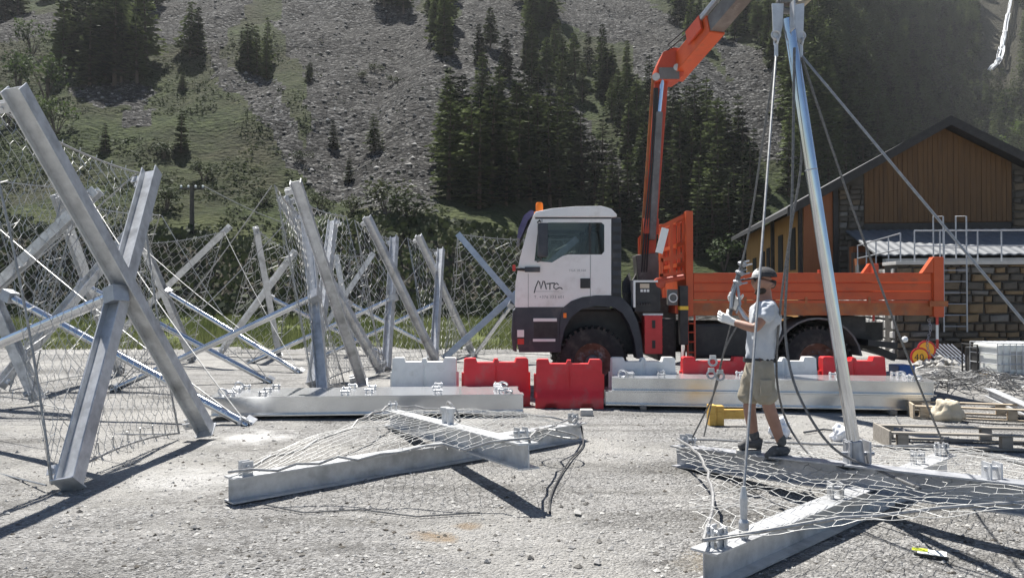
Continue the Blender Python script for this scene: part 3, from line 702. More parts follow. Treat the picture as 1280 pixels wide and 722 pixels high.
# annex with corrugated roof
an = thing('annex_building', BW(5, 0, -3), 'low annex with pale corrugated metal roof in front of the wooden gable', 'building')
A0, A1 = 1.6, 16
am = MB(); nu = 220
for k in range(nu+1):
    u = A0 + (A1-A0)*k/nu; dz = .018*math.sin(k*1.25)
    for z, d in ((4.42, -.12), (3.22, -4.0)): am.v.append(tuple(BW(u, z+dz, d)))
    for z, d in ((4.37, -.12), (3.17, -4.0)): am.v.append(tuple(BW(u, z+dz, d)))
for k in range(nu):
    b = k*4; am.f += [(b,b+1,b+5,b+4),(b+2,b+6,b+7,b+3),(b+1,b+3,b+7,b+5)]
am.build('corrugated_roof', 'roof_metal', an, fix=True)
MB().prism([(A0+.3,2.88),(A1,2.88),(A1,3.08),(A0+.3,3.08)], BW, -3.92, -3.6).build('eave_board', 'concrete', an, fix=True)
MB().prism([(A0+.6,0),(A1-.3,0),(A1-.3,3.0),(A0+.6,3.0)], BW, -3.5, -.3).build('wall', 'wood_orange', an, fix=True)
for k in range(5): MB().prism([(A0-.25*k*.3,1.6),(A0+.5,1.6),(A0+.5,3.95-.26*k),(A0-.25*k*.3,3.95-.26*k)], BW, -.9-.5*k, -.45-.5*k).build('gable_step', 'wood_orange' if k % 2 else 'stone_dark', an, fix=True)
# stone retaining wall with its lit return wall
W0 = PG(1122, 449); W0.z = 0; wy = math.atan2(-.06, 1); wdx = Vector((math.cos(wy), math.sin(wy), 0)); WT = 2.56
sw = thing('stone_retaining_wall', W0, 'brown coursed stone retaining wall under the railing behind the truck tail', 'wall')
q = MB(); q.hexa([W0 + wdx*a + Vector((0, d, z)) for z in (0, WT) for a, d in ((0,.08),(12,.08),(12,.7),(0,.7))]).build('core', 'mortar', sw, fix=True)
q = MB(); q.hexa([W0 + wdx*a + Vector((0, d, z)) for z in (WT, WT+.09) for a, d in ((-.05,-.06),(12,-.06),(12,.74),(-.05,.74))]).build('coping', 'concrete', sw, bevel=.01)
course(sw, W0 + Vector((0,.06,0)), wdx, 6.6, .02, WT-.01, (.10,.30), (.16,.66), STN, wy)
W1 = W0 + Vector((1.6, 8, 0)); sdx = (W1-W0).normalized()
lw = thing('rubble_stone_wall', W0 + sdx*4, 'sunlit pale rubble wall running back from the retaining wall corner', 'wall')
q = MB(); sn = Vector((sdx.y, -sdx.x, 0)); q.hexa([W0 + sdx*a + sn*d + Vector((0,0,z)) for z in (0, WT-.05) for a, d in ((.1,.0),(9,.0),(9,.5),(.1,.5))]).build('core', 'mortar', lw, fix=True)
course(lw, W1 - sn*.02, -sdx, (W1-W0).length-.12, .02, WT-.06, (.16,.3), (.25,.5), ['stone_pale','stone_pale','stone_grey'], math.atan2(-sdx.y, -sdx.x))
# railing on top of the wall
rl = thing('metal_railing', W0 + Vector((0,.3,WT)), 'thin galvanised tube railing along the top of the stone wall', 'railing')
def RW(px, y0=.35): # point on top of the wall below a photo column
    a = 0
    for k in range(1200):
        p = W0 + wdx*(k*.01) + Vector((0, y0, WT+.09)); 
        if pix(p)[0] >= px: return p
    return p
post_px = [1143, 1175, 1180, 1222, 1252, 1290]
tops = [1.02]*6
pp = [RW(x) for x in post_px]
for p in pp: MB().tube([p - Vector((0,0,.03)), p + Vector((0,0,0.86))], .02, 8).build('post', 'galvanised_dull', rl)
for h_ in (.86, .43): MB().tube([pp[0]+Vector((0,0,h_)), pp[-1]+Vector((0,0,h_))], .02, 8).build('rail', 'galvanised_dull', rl)
sp_ = [W0 + sdx*s + sn*.2 + Vector((0,0,WT+.02)) for s in (5.4, 4.2, 3.0, 1.6, .4)]
for p in sp_: MB().tube([p - Vector((0,0,.1)), p + Vector((0,0,0.86))], .02, 8).build('post', 'galvanised_dull', rl)
for h_ in (.86, .43): MB().tube([p+Vector((0,0,h_)) for p in sp_], .02, 8).build('rail', 'galvanised_dull', rl)
ld = thing('access_ladder', W0 + wdx*1.2 - Vector((0,.2,0)), 'galvanised caged ladder against the stone wall behind the truck tail', 'ladder')
for a in (1.15, 1.75):
    b = W0 + wdx*a + Vector((0,-.14,.75)); MB().tube([b, b+Vector((0,0,3.1)), b+Vector((0,.5,3.15)), b+Vector((0,.5,2.0))], .02, 8).build('stile', 'galvanised_dull', ld)
for k in range(8):
    b = W0 + wdx*1.15 + Vector((0,-.14,.9+.3*k)); MB().tube([b, b+wdx*.6], .013, 6).build('rung', 'galvanised_dull', ld)

# ------------------------------------------------------------------ utility pole and wire
p = hit(240, 300); p = Vector((PX(240, 285, 54).x, 54, H(PX(240, 285, 54).x, 54)))
tp = PX(240, 236, 54)
up_ = thing('utility_pole', p, 'dark utility pole with white insulators below the green slope', 'pole')
MB().tube([p - Vector((0,0,.3)), tp + Vector((0,0,.2))], [.17, .13], 10).build('pole', 'pole_wood', up_)
MB().box(tp, (1.7, .12, .12)).build('crossarm', 'pole_wood', up_)
for k in (-.75, -.25, .25, .75): MB().lathe(tp + Vector((k,0,.06)), (0,0,1), [(.04,0),(.09,.03),(.05,.08),(.09,.13),(.03,.2)], 10).build('insulator', 'insulator', up_, smooth=True)
e = PX(460, 300, 60); wr = MB(); wr.tube([tp + Vector((.75,0,.22)) + (e-tp)*t + Vector((0,0,-1.0*math.sin(math.pi*t))) for t in [k/14 for k in range(15)]], .035, 5)
tag(wr.build('overhead_wire', 'wire'), 'pale overhead wire sagging away from the utility pole', 'wire')

# ------------------------------------------------------------------ snow umbrellas
def netmesh(c00, c10, c11, c01, cell, r, disp, jit=.12, keep=None, strands=3, su=1.0, sv=1.0):
    c00, c10, c11, c01 = [Vector(c) for c in (c00, c10, c11, c01)]
    Lu = ((c10-c00).length + (c11-c01).length)/2; Lv = ((c01-c00).length + (c11-c10).length)/2
    du = cell*.866*2*su; dv = cell*1.5*sv; nu = max(3, int(Lu/du)); nv = max(3, int(Lv/dv))
    def P(i, j, s):
        u = (i + (.5 if j % 2 else 0))/nu; v = (j + (.0 if s == 0 else .34))/nv
        key = (i*7.13+j*3.7, j*5.3+s*9.1)
        u += jit/nu*noise.noise((key[0], key[1], .5)); v += jit/nv*noise.noise((key[1], key[0], 2.5))
        u = min(1, max(0, u)); v = min(1, max(0, v))
        p = c00.lerp(c10, u).lerp(c01.lerp(c11, u), v); return p + disp(u, v), u, v
    mb = MB(); cache = {}
    def G(i, j, s):
        k = (i, j, s)
        if k not in cache: cache[k] = P(i, j, s)
        return cache[k]
    def strand(A, B):
        a, ua, va = A; b, ub, vb_ = B
        if keep and not keep((ua+ub)/2, (va+vb_)/2): return
        t = b-a
        if t.length < 1e-3: return
        mb.tube([a, b], r, strands, cap=False)
    for j in range(nv+1):
        for i in range(nu+1):
            if j < nv: strand(G(i,j,0), G(i,j,1))
            if j < nv:
                if j % 2 == 0:
                    strand(G(i,j,1), G(i,j+1,0))
                    if i > 0: strand(G(i,j,1), G(i-1,j+1,0))
                else:
                    strand(G(i,j,1), G(i,j+1,0))
                    if i < nu: strand(G(i,j,1), G(i+1,j+1,0))
    return mb
def sagline(a, b, sag, n=14, d=Vector((0,0,-1)), wob=0):
    a = Vector(a); b = Vector(b)
    return [a.lerp(b, k/n) + d*(sag*4*(k/n)*(1-k/n)) + (Vector((noise.noise((k*.7,a.x,1)), noise.noise((k*.7,a.x,4)), noise.noise((k*.7,a.x,8))))*wob if 0 < k < n else Vector((0,0,0))) for k in range(n+1)]
def beam(root, a, b, n, mt='galvanised', clev=True, H_=.2, W_=.17, plate=True):
    o = MB().ibeam(a, b, n, H_, W_).build('beam', mt, root, fix=True)
    t = (b-a).normalized(); n = Vector(n); n = (n-t*n.dot(t)).normalized(); x = t.cross(n)
    if clev:
        for p, s in ((a+t*.14, 1), (b-t*.14, -1)):
            mb = MB()
            for k in (-1, 1): mb.bar(p + n*(H_/2-.01) + x*(.035*k), p + n*(H_/2+.11) + x*(.035*k), x, .09, .012)
            mb.tube([p + n*(H_/2+.07) - x*.06, p + n*(H_/2+.07) + x*.06], .016, 8)
            mb.build('clevis', 'galvanised', o)
        if plate: mb = MB().bar(a - t*.006, a + t*.006 , n, W_+.05, H_+.03).build('end_plate', mt, o)
    return o
GU = 'assembled snow umbrellas standing in the yard'
def umbrella(label, a0, a1, b0, b1, pole=None, cell=.11, r=.0035, sag=.12, name='snow_umbrella', mats=('galvanised','galvanised'), head=True, poler=.057, wires=True, coarse=True, group=GU, keep=None):
    a0, a1, b0, b1 = [Vector(v) for v in (a0, a1, b0, b1)]
    n = (a1-a0).cross(b1-b0).normalized()
    cen = (a0+a1+b0+b1)/4
    if pole: 
        if n.dot(Vector(pole[1])-cen) < 0: n = -n
    elif n.y > 0: n = -n
    root = thing(name, Vector((a0.x, a0.y, 0)), label, 'snow umbrella', group)
    h = Vector((0,0,.08))
    sg = .088 if n.dot(CAM-cen) > 0 else -.088
    beam(root, a0 + h + n*sg, a1 + n*sg, n, mats[0], H_=.172, W_=.15); beam(root, b0 + h - n*sg, b1 - n*sg, n, mats[1], H_=.172, W_=.15)
    off = n*.23
    C = [a0+off+Vector((0,0,.1)), b0+off+Vector((0,0,.1)), a1+off, b1+off]
    def disp(u, v): return n*(-sag*16*u*(1-u)*v*(1-v)*.6 + .05*noise.noise((u*5, v*5, cen.x))) + Vector((0,0,-1))*(.10*math.sin(math.pi*u)*(v-.1))
    r *= .78
    nt_ = netmesh(C[0], C[1], C[2], C[3], cell*.9, r, disp, keep=keep).build('net', 'net_wire', root, smooth='all')
    if coarse: netmesh(C[0], C[1], C[2], C[3], .30, r*.95, lambda u, v: disp(u, v) + n*.012, jit=.35).build('rope_mesh', 'wire', nt_)
    rim = MB()
    for k in range(4):
        p, q = C[k], C[(k+1)%4]; mid = (C[0]+C[1]+C[2]+C[3])/4; d = (mid-(p+q)/2).normalized()
        rim.tube(sagline(p, q, .09, 12, d), .011, 6)
    rim.build('rim_cable', 'wire', root)
    # lacing loops on the rim
    lc = MB()
    for k in range(4):
        p, q = C[k], C[(k+1)%4]; mid = (C[0]+C[1]+C[2]+C[3])/4; d = (mid-(p+q)/2).normalized(); ln = sagline(p, q, .09, 9, d)
        for s in range(1, 9): lc.tube([ln[s] - d*.05, ln[s] + n*.03 + d*.03, ln[s] + d*.13 + (q-p).normalized()*.04], .006, 4)
    tag(lc.build('lacing', 'net_wire', root), kind='stuff')
    if pole:
        s, e = Vector(pole[0]), Vector(pole[1]); ax = (e-s).normalized()
        MB().tube([s, e], poler, 16).build('pole', 'tube_steel', root, smooth=True)
        hd = MB(); x = ax.orthogonal().normalized(); y = ax.cross(x)
        for v in (x, y): hd.bar(e - ax*.12, e + ax*.02, v, .012, .26)
        hd.lathe(e - ax*.14, ax, [(poler+.012,0),(poler+.012,.05)], 14)
        hd.build('pole_head', 'galvanised', root)
        jb = MB(); jb.bar(s - ax*.02, s + ax*.16, n, .16, .16); jb.build('pole_socket', 'galvanised_dull', root)
        if wires:
            for c in C: MB().tube(sagline(e - ax*.03, c + n*.05, .10, 10), .0085, 5).build('stay_rope', 'wire', root)
    return root
def at(px, py, Y): return PX(px, py, Y)
U = umbrella
U('tall standing snow umbrella with its lofty crossed beams, foremost on the open gravel', PG(248,548), at(4,112,6.6), PG(98,614), at(199,212,9.06), (at(150,366,7.75), PG(-120,500) + Vector((0,-1.2,.0))), .085, .0036)
U('snow umbrella with one bright beam rising across the net of the foremost tall umbrella', PG(52,505), at(-76,207,12.0), PG(-150,500), at(118,237,12.2), (at(8,368,11.5), PG(312,532)), .09, .0038)
U('snow umbrella with a wide X of beams directly behind the foremost tall umbrella', PG(146,468), at(67,243,14.5), PG(2,490), at(190,265,15.2), (at(100,353,15.1), PG(339,478)), .10, .0042)
U('snow umbrella standing alone against the dark bank, below the utility pole', PG(243,452), at(180,300,19), PG(118,449), at(285,285,19.6), (at(208,364,19.5), PG(376,466)), .16, .0055)
U('snow umbrella with a slender dark beam, rearmost against the bright green meadow', PG(348,445), at(319,283,21), PG(276,445), at(370,314,22.4), (at(335,370,21.8), PG(480,443)), .17, .006)
U('snow umbrella with two tall steep beams rising behind the low beam pile', PG(447,485), at(362,228,12), PG(412,503), at(388,262,14), (at(398,368,13), PG(140,488)), .105, .0042)
U('steep snow umbrella tucked right behind the one at the low beam pile', PG(471,468), at(347,248,14.7), PG(396,484), at(421,274,16.9), None, .12, .0045)
U('snow umbrella whose beams meet the ground behind the first white barrier', PG(541,456), at(454,272,17.6), PG(487,464), at(497,295,19.4), (at(495,371,18.5), PG(311,454)), .14, .005)
U('snow umbrella between the first white barrier and the truck front', PG(586,443), at(519,295,21), PG(546,454), at(555,310,22), (at(551,376,21.6), PG(400,447)), .16, .0055)
U('short snow umbrella seen low in the gap of steep beams, before the meadow', PG(443,442), at(420,318,23.2), PG(385,442), at(467,316,23.6), (at(434,377,23.4), PG(546,437)), .18, .006)
U('snow umbrella of beams tinted with sky reflection standing right behind the truck nose', PG(706,452), at(572,292,20), PG(555,452), at(722,298,20.4), (at(641,378,20.2), PG(592,446)), .13, .0045, mats=('sky_tinted_steel','sky_tinted_steel'))

# lying umbrella in the middle
fl = thing('flat_snow_umbrella', PG(500,600), 'flattened snow umbrella with crumpled net lying on open gravel before the low beam pile', 'snow umbrella')
a0, a1 = Vector((-2.24,6.22,.102)), Vector((.80,9.05,.102)); b0, b1 = Vector((.13,6.05,.40)), Vector((-1.55,10.0,.11))
Z = Vector((0,0,1))
beam(fl, a0, a1, Z, plate=False); beam(fl, b0, b1, Z, plate=False)
C = [a0+Z*.14, b0+Z*.14, a1+Z*.14, b1+Z*.16]
def dis(u, v): return Z*(.10*noise.noise((u*3+4, v*3, 2.2)) + .025*noise.noise((u*9, v*9, 5.2)) + .10*math.sin(math.pi*u)*math.sin(math.pi*v)) + Vector((noise.noise((u*4,v*4,9)), noise.noise((u*4,v*4,13)), 0))*.05
nn = netmesh(C[0], C[1], C[2], C[3], .053, .0022, dis, .2, sv=2.0).build('net', 'net_wire', fl, smooth='all')
rim = MB()
for k in range(4): rim.tube(sagline(C[k], C[(k+1)%4], .12, 14, ((C[0]+C[2])/2-(C[k]+C[(k+1)%4])/2).normalized(), .08), .011, 6)
rim.build('rim_cable', 'wire', fl)
lp = MB(); lp.ring((.45,7.9,.26), (.2,.3,1), .22, .01, 18, 5); lp.ring((-.6,8.1,.45), (.7,.3,.4), .12, .012, 14, 5); lp.build('rope_loop', 'wire', fl)
for t in (.52, .56):
    q = b1.lerp(b0, t) + Z*.10; MB().lathe(q, (0,0,1), [(.035,0),(.035,.12),(.05,.12),(.05,.16)], 10).build('bolt_stub', 'galvanised', fl)
cb = MB(); p0 = a1 + Z*.05; cb.tube(smoothline([p0, p0+Vector((-.03,-.5,-.13)), PG(712,575,.02), PG(697,600,.015), PG(688,622,.012), PG(687,640,.01)]), .009, 6)
tag(cb.build('black_cable', 'rope_black', smooth=True), 'thin black cable trailing over gravel from the beam end of the flattened net', 'cable')
cb = MB(); cb.tube([PG(330,630,.01), PG(380,640,.01), PG(450,636,.012), PG(520,645,.01), PG(600,640,.01)], .006, 5)
tag(cb.build('thin_cord', 'cable_dark', smooth=True), 'thin dark cord lying on gravel along the flattened net', 'cord')

# lying umbrella being raised, with its pole upright
ru = thing('raised_snow_umbrella', Vector((2.7,6.0,0)), 'flat snow umbrella with upright shiny pole, ropes and the worker on its beam', 'snow umbrella')
m0, m1 = Vector((1.6,7.62,.10)), Vector((3.75,4.2,.42)); n0, n1 = Vector((1.07,4.40,.101)), Vector((3.98,7.2,.101))
beam(ru, m0, m1, Z, 'galvanised_dull', plate=False); beam(ru, n0, n1, Z, 'galvanised', plate=False)
C = [m0+Z*.16, n0+Z*.16, m1+Z*.16, n1+Z*.16]
def dis(u, v): return Z*(.05*noise.noise((u*4, v*4, 22)) - .10*16*u*(1-u)*v*(1-v)*.3 + .03*noise.noise((u*11, v*11, 7))) + Vector((noise.noise((u*3,v*3,9)), noise.noise((u*3,v*3,13)), 0))*.08
nn = netmesh(C[0], C[1], C[2], C[3], .053, .0024, dis, .14, su=2.1).build('net', 'net_wire', ru, smooth='all')
rim = MB()
for k in range(4): rim.tube(sagline(C[k], C[(k+1)%4], .16, 14, ((C[0]+C[2])/2-(C[k]+C[(k+1)%4])/2).normalized(), .03), .012, 6)
rim.build('rim_cable', 'wire', ru)
pb = Vector((2.66,6.06,.32)); pt = at(985, 24, 6.06); ax = (pt-pb).normalized()
MB().tube([pb, pb.lerp(pt,.5), pt], .047, 24).build('pole', 'tube_steel', ru, smooth=True)
mb = MB(); mb.lathe(pb.lerp(pt,.66), ax, [(.0482,0),(.0495,.004),(.0482,.008)], 24); mb.build('pole_seam', 'galvanised_dull', ru)
mb = MB()
for k in (-1, 1):
    mb.bar(pb + Vector((.075*k,0,-.06)), pb + Vector((.075*k,0,.2)), (0,1,0), .014, .13)
mb.box(pb + Vector((0,0,-.02)), (.26,.2,.02)); mb.tube([pb + Vector((-.13,0,.1)), pb + Vector((.13,0,.1))], .016, 8)
mb.lathe(pb, ax, [(.064,0),(.064,.2)], 16)
mb.build('pole_socket', 'galvanised_dull', ru)
xw = Vector((1,0,0)); hd = MB()
for k in (-1, 1): hd.prism([(.035*k, .12), (.125*k, .12), (.115*k, -.16), (.07*k, -.17), (.045*k, -.06)], lambda u, v, d: pt + xw*u + Vector((0,d,v)), -.007, .007)
hd.bar(pt + Vector((0,-.10,.10)), pt + Vector((0,-.10,-.12)), (0,1,0), .012, .09)
hd.build('pole_head', 'galvanised', ru, fix=True)
def shackle(mb, p, s=1.0):
    mb.ring(p, (0,1,0), .032*s, .009*s, 12, 6); mb.ring(p - Z*.05*s, (1,.2,0), .028*s, .009*s, 12, 6); mb.tube([p - Z*.07*s, p - Z*.17*s], .016*s, 8)
for dx_, dy_ in ((-.10,-.02),(.10,.0),(.11,.05)):
    mb = MB(); shackle(mb, pt + Vector((dx_, dy_, -.13))); mb.build('shackle', 'galvanised', ru)
def stay(pts, r=.0085, mt='wire', name='stay_rope'): return MB().tube(smoothline(pts) if len(pts) < 12 else pts, r, 7).build(name, mt, ru, smooth=True)
hl = pt + Vector((-.10,-.02,-.28)); hr = pt + Vector((.10,0,-.28))
brk = Vector((1.36,4.62,.22))
stay(sagline(hl, brk + Z*.26, .0), .009)
mb = MB(); mb.lathe(brk + Z*.02, (0,0,1), [(.03,0),(.03,.06),(.02,.08),(.024,.2),(.012,.27)], 10); mb.ring(brk+Z*.02, (1,.4,0), .035, .01, 12, 6); mb.build('rope_terminal', 'galvanised', ru)
stay(sagline(hr, n1 + Vector((-.08,-.08,.22)), .12), .0095, 'cable_dark'); stay(sagline(hr, m1 + Vector((-.12,.2,.14)), .0), .0095)
mb = MB(); mb.lathe(PX(1131,424,6.95), (0,0,1), [(.001,-.028),(.022,-.018),(.028,0),(.022,.018),(.001,.028)], 12); mb.build('rope_stopper', 'bag_white', ru)
for q, s in ((n1 + Vector((-.1,-.1,.10)), 1), (n1 + Vector((-.5,-.45,.10)), 1), (n0.lerp(n1,.42) + Z*.10, 1), (n0 + Vector((.1,.1,.10)), 1), (m0 + Vector((.1,-.12,.10)), 1), (m0.lerp(m1,.72) + Z*.10, 1)):
    mb = MB()
    for k in (-1, 1): mb.box(q + Vector((.035*k,0,.05)), (.012,.1,.12))
    mb.tube([q + Vector((-.06,0,.07)), q + Vector((.06,0,.07))], .016, 8); mb.build('bracket', 'galvanised', ru)
hand = at(917, 388, 6.62)
stay([hl, at(950,200,6.3), at(937,285,6.5), at(926,335,6.6)], .009, 'cable_dark')
stay([at(922,405,6.6), at(905,440,6.75), at(893,490,7.1), m0 + Vector((.12,-.14,.2))], .008, 'cable_dark'); stay([at(915,400,6.62), at(897,470,6.9), at(880,545,7.3)], .007, 'cable_dark')
stay([pt + Vector((.02,-.08,-.25)), at(990,250,6.0), at(984,340,6.1), at(982,420,6.2), at(997,490,6.1), at(1040,558,6.0), at(1100,588,5.8), PG(1150,610,.42)], .0105, 'cable_dark', 'slack_rope')
stay([pt + Vector((.05,.06,-.3)), at(1002,190,6.3), at(988,290,6.4), at(976,380,6.5), at(971,470,6.7), at(985,530,6.9), at(1020,575,6.6), PG(1055,582,.34)], .010, 'cable_dark', 'slack_rope')
tgp = PG(1165,690,.02); tg = MB(); tg.box(tgp, (.16,.10,.004), Matrix.Rotation(-.5,3,'Z')); 
tgo = tag(tg.build('paper_tag', 'paper_tag'), 'small white and lime paper tag on the gravel under the net edge', 'tag')
MB().box(tgp + Vector((-.05,.05,.003)), (.09,.06,.003), Matrix.Rotation(-.5,3,'Z')).build('lime_print', 'paper_lime', tgo)

# ------------------------------------------------------------------ beam piles
def pile(pl, pr, layers, depth, bh, group, labels, z0=.05, blocks=True, inset=0):
    pl = Vector(pl); pr = Vector(pr); t = (pr-pl).normalized(); d = Vector((-t.y, t.x, 0))
    for k in range(3):
        q = pl.lerp(pr, .12+.38*k) + d*(depth*.22/2-.1); ang = math.atan2(d.y, d.x)
        tag(MB().box(Vector((q.x,q.y,z0/2)), (depth*.22+.15,.09,z0), Matrix.Rotation(ang,3,'Z')).build('timber_block', 'wood_pallet_weathered', bevel=.004), 'flat timber bearer under ' + labels, 'timber', 'bearers under ' + group)
    for L in range(layers):
        for k in range(depth):
            o = Z*(z0 + bh/2 + L*(bh+.004)) + d*(k*.212) + t*(random.uniform(-.03,.03) + inset*L)
            r = thing('steel_beam', pl + o, 'galvanised steel beam ' + ('in the top layer of ' if L == layers-1 and layers > 1 else 'in ') + labels, 'steel beam', group)
            a, b = pl + o, pr + o - t*inset*L*.4
            MB().ibeam(a, b, Z, bh, .205, .018, .01).build('profile', 'galvanised_shiny', r, fix=True)
            if L == layers-1:
                for s in ((.06,.16,.42,.72,.93) if k % 2 == 0 else (.05,.5,.93)):
                    q = a.lerp(b, s) + Z*bh/2; mb = MB()
                    for e in (-1, 1): mb.box(q + t*.04*e + Z*.035, (.012,.09,.075), Matrix.Rotation(math.atan2(t.y,t.x),3,'Z'))
                    mb.tube([q - t*.06 + Z*.045, q + t*.06 + Z*.045], .015, 8)
                    mb.build('clevis', 'galvanised', r)
                if k == 0 or k == depth-1:
                    mb = MB(); q = a.lerp(b, .035) + Z*(bh/2+.05); mb.ring(q, (.2,1,.6), .06, .014, 14, 6); q = a.lerp(b, .95) + Z*(bh/2+.04); mb.ring(q, (.2,.5,.9), .06, .014, 14, 6); mb.build('shackle', 'galvanised', r)
pile(PG(262,524), PG(652,519), 1, 5, .26, 'beams of the low pile', 'the low pile in front of the steep standing beams')
pile(PG(757,510), PG(1163,517), 2, 4, .20, 'beams of the tall pile', 'the two layer pile in front of the orange truck', .06, inset=.12)
tag(MB().box(PG(733,515,.04), (.18,.14,.09)).build('concrete_chunk', 'concrete', bevel=.02), 'small pale concrete chunk on gravel by the red barrier', 'rubble')

# ------------------------------------------------------------------ plastic barriers
def barrier_mesh():
    Lx, Ht = 1.0, .72; mb = MB(); nx = 50
    def top(x):
        e = abs(x)
        z = Ht if e > .32 else Ht-.065
        if .295 < e <= .32: z = Ht - .065*(1-(e-.295)/.025)
        if e < .045: z = Ht-.065 + .05*(1-max(0,(e-.025)/.02)) if e > .025 else Ht-.015
        if e > .475: z = Ht - .02*((e-.475)/.025)
        return z
    def half(z, x):
        w_ = .20 if z < .13 else (.20 - (.20-.12)*sstep(.13,.28,z) if z < .28 else .12-.035*(z-.28)/.44)
        g = max(0, 1-abs(abs(x)-.0)/.03)*.018 if z > .2 else 0
        return w_ - g
    def endx(z): return 1 - .05*max(0, z-.15)
    zs = [.0,.02,.13,.17,.22,.28,.4,.5,.6,1.0]
    xs_ = sorted(set([-.5+k/nx for k in range(nx+1)] + [-.32,-.295,.32,.295,-.045,-.025,.025,.045,-.475,.475]))
    nxx = len(xs_); nz_ = len(zs)
    def slot(x, z): return z < .10 and any(abs(x-c) < .07 for c in (-.26, .26))
    for sgn in (-1, 1):
        for x in xs_:
            T = top(x)
            for z in zs:
                zz_ = z if z < .6 else T
                b = .085 if (z == 0 and any(abs(x-c) <= .08 for c in (-.26,.26))) else zz_
                zz_ = b if z == 0 else max(zz_, b+.001*z)
                mb.v.append((x*Lx*endx(zz_), sgn*half(zz_, x), zz_))
    def I(s, i, j): return s*nxx*nz_ + i*nz_ + j
    for s in (0, 1):
        for i in range(nxx-1):
            for j in range(nz_-1):
                q = (I(s,i,j), I(s,i+1,j), I(s,i+1,j+1), I(s,i,j+1)); mb.f.append(q if s == 0 else q[::-1])
    for i in range(nxx-1):
        mb.f.append((I(0,i,nz_-1), I(0,i+1,nz_-1), I(1,i+1,nz_-1), I(1,i,nz_-1))); mb.f.append((I(1,i,0), I(1,i+1,0), I(0,i+1,0), I(0,i,0)))
    for i, fl_ in ((0, 0), (nxx-1, 1)):
        for j in range(nz_-1):
            q = (I(0,i,j), I(0,i,j+1), I(1,i,j+1), I(1,i,j)); mb.f.append(q if not fl_ else q[::-1])
    return mb
bproto = {}
def barrier(px, py, colr, yaw, label, Y=None):
    p = PG(px, py) if Y is None else Vector((PX(px, 375, Y).x, Y, 0)); p.z = 0
    if colr not in bproto:
        r = thing('plastic_barrier', (0,0,0), label, 'barrier', None)
        barrier_mesh().build('body', colr+'_plastic', r, smooth=True, fix=True)
        MB().lathe((0,0,.70), (0,0,1), [(.035,0),(.035,.012),(.02,.014)], 12).build('filler_cap', colr+'_plastic', r)
        mb = MB()
        for s in (-1, 1): mb.prism([(-.05,.14),(.05,.14),(.05,.5),(-.05,.5)], lambda u, v, d, s=s: Vector((s*.49+s*abs(d), u*.6, v)), .0, .035)
        mb.build('coupling_lug', colr+'_plastic', r, fix=True)
        bproto[colr] = r
    else: r = copy_tree(bproto[colr])
    r.location = p; r.rotation_euler = (0, 0, yaw); tag(r, label, 'barrier'); return r
barrier(531, 0, 'white', .02, 'white plastic barrier alone behind the low beam pile', 12.1)
barrier(620, 0, 'red', .10, 'red plastic barrier tilted behind the end of the low beam pile', 12.0)
barrier(711, 508, 'red', -.04, 'red plastic barrier fully in view between the two beam piles', 11.75)
barrier(803, 0, 'white', .03, 'white plastic barrier under the red toolbox of the truck', 12.15)
barrier(891, 0, 'red', .0, 'red plastic barrier behind the worker and the tall pile, by the truck ladder', 12.25)
barrier(978, 0, 'white', -.03, 'white plastic barrier right behind the worker beside the truck rear wheel', 12.25)
barrier(1064, 0, 'red', .02, 'red plastic barrier behind the upright pole, at the truck rear wheel', 12.3)

# ------------------------------------------------------------------ truck with crane
TY = 13.05; TF = 15.5
def T(px, py, y=TY): return PX(px, py, TY) + Vector((0, y-TY, 0))
def tp_(u, v, d): q = PX(u, v, TY); return Vector((q.x, d, q.z))
tk = thing('crane_truck', Vector((T(860,495).x, 14.3, 0)), 'white cab flatbed truck with orange bed and folding loader crane', 'truck')
tz = lambda py: PX(640, py, TY).z
tx = lambda px: PX(px, 375, TY).x
cab_out = [(644,384),(645,350),(650,322),(660,285),(665,273),(668,270),(764,270),(764,369),(745,369),(728,371),(714,376),(704,384)]
win = [(668,326),(672,290),(677,279),(686,278),(752,278),(755.5,281),(755.5,314),(752,318),(710,318),(703,320),(690,328)]
def holed(outer, hole, d0, d1):
    bm = bmesh.new()
    def loop(P):
        vs = [bm.verts.new(tp_(u, v, d0)) for u, v in P]; return [bm.edges.new((vs[i], vs[(i+1)%len(vs)])) for i in range(len(vs))]
    es = loop(outer) + (loop(hole) if hole else [])
    bmesh.ops.triangle_fill(bm, use_beauty=True, use_dissolve=False, edges=es)
    r = bmesh.ops.extrude_face_region(bm, geom=bm.faces[:]); vv = [g for g in r['geom'] if isinstance(g, bmesh.types.BMVert)]
    bmesh.ops.translate(bm, verts=vv, vec=(0, d1-d0, 0)); bmesh.ops.recalc_face_normals(bm, faces=bm.faces)
    mb = MB(); bm.verts.index_update(); mb.v = [tuple(v.co) for v in bm.verts]; mb.f = [tuple(v.index for v in f.verts) for f in bm.faces]; bm.free(); return mb
cab = holed(cab_out, win, TY, TY+.05).build('cab_side', 'cab_white', tk)
MB().prism([(x, y) for x, y in win], tp_, TY+.022, TY+.028).build('side_window', 'window_glass', cab, fix=True)
c2 = holed(cab_out, win, TF-.05, TF).build('cab_side', 'cab_white', tk); MB().prism(win, tp_, TF-.03, TF-.024).build('side_window', 'window_glass', c2, fix=True)
sk = MB()
def strip(mb, a, b, th=.03): # a panel across the cab from profile point a to b
    A, B = tp_(*a, 0), tp_(*b, 0); q = []
    n = Vector((B.z-A.z, 0, -(B.x-A.x))).normalized()*th
    for y in (TY+.052, TF-.052): q += [Vector((A.x,y,A.z)), Vector((B.x,y,B.z)), Vector((B.x,y,B.z))+n, Vector((A.x,y,A.z))+n]
    mb.hexa([q[0],q[1],q[5],q[4],q[3],q[2],q[6],q[7]])
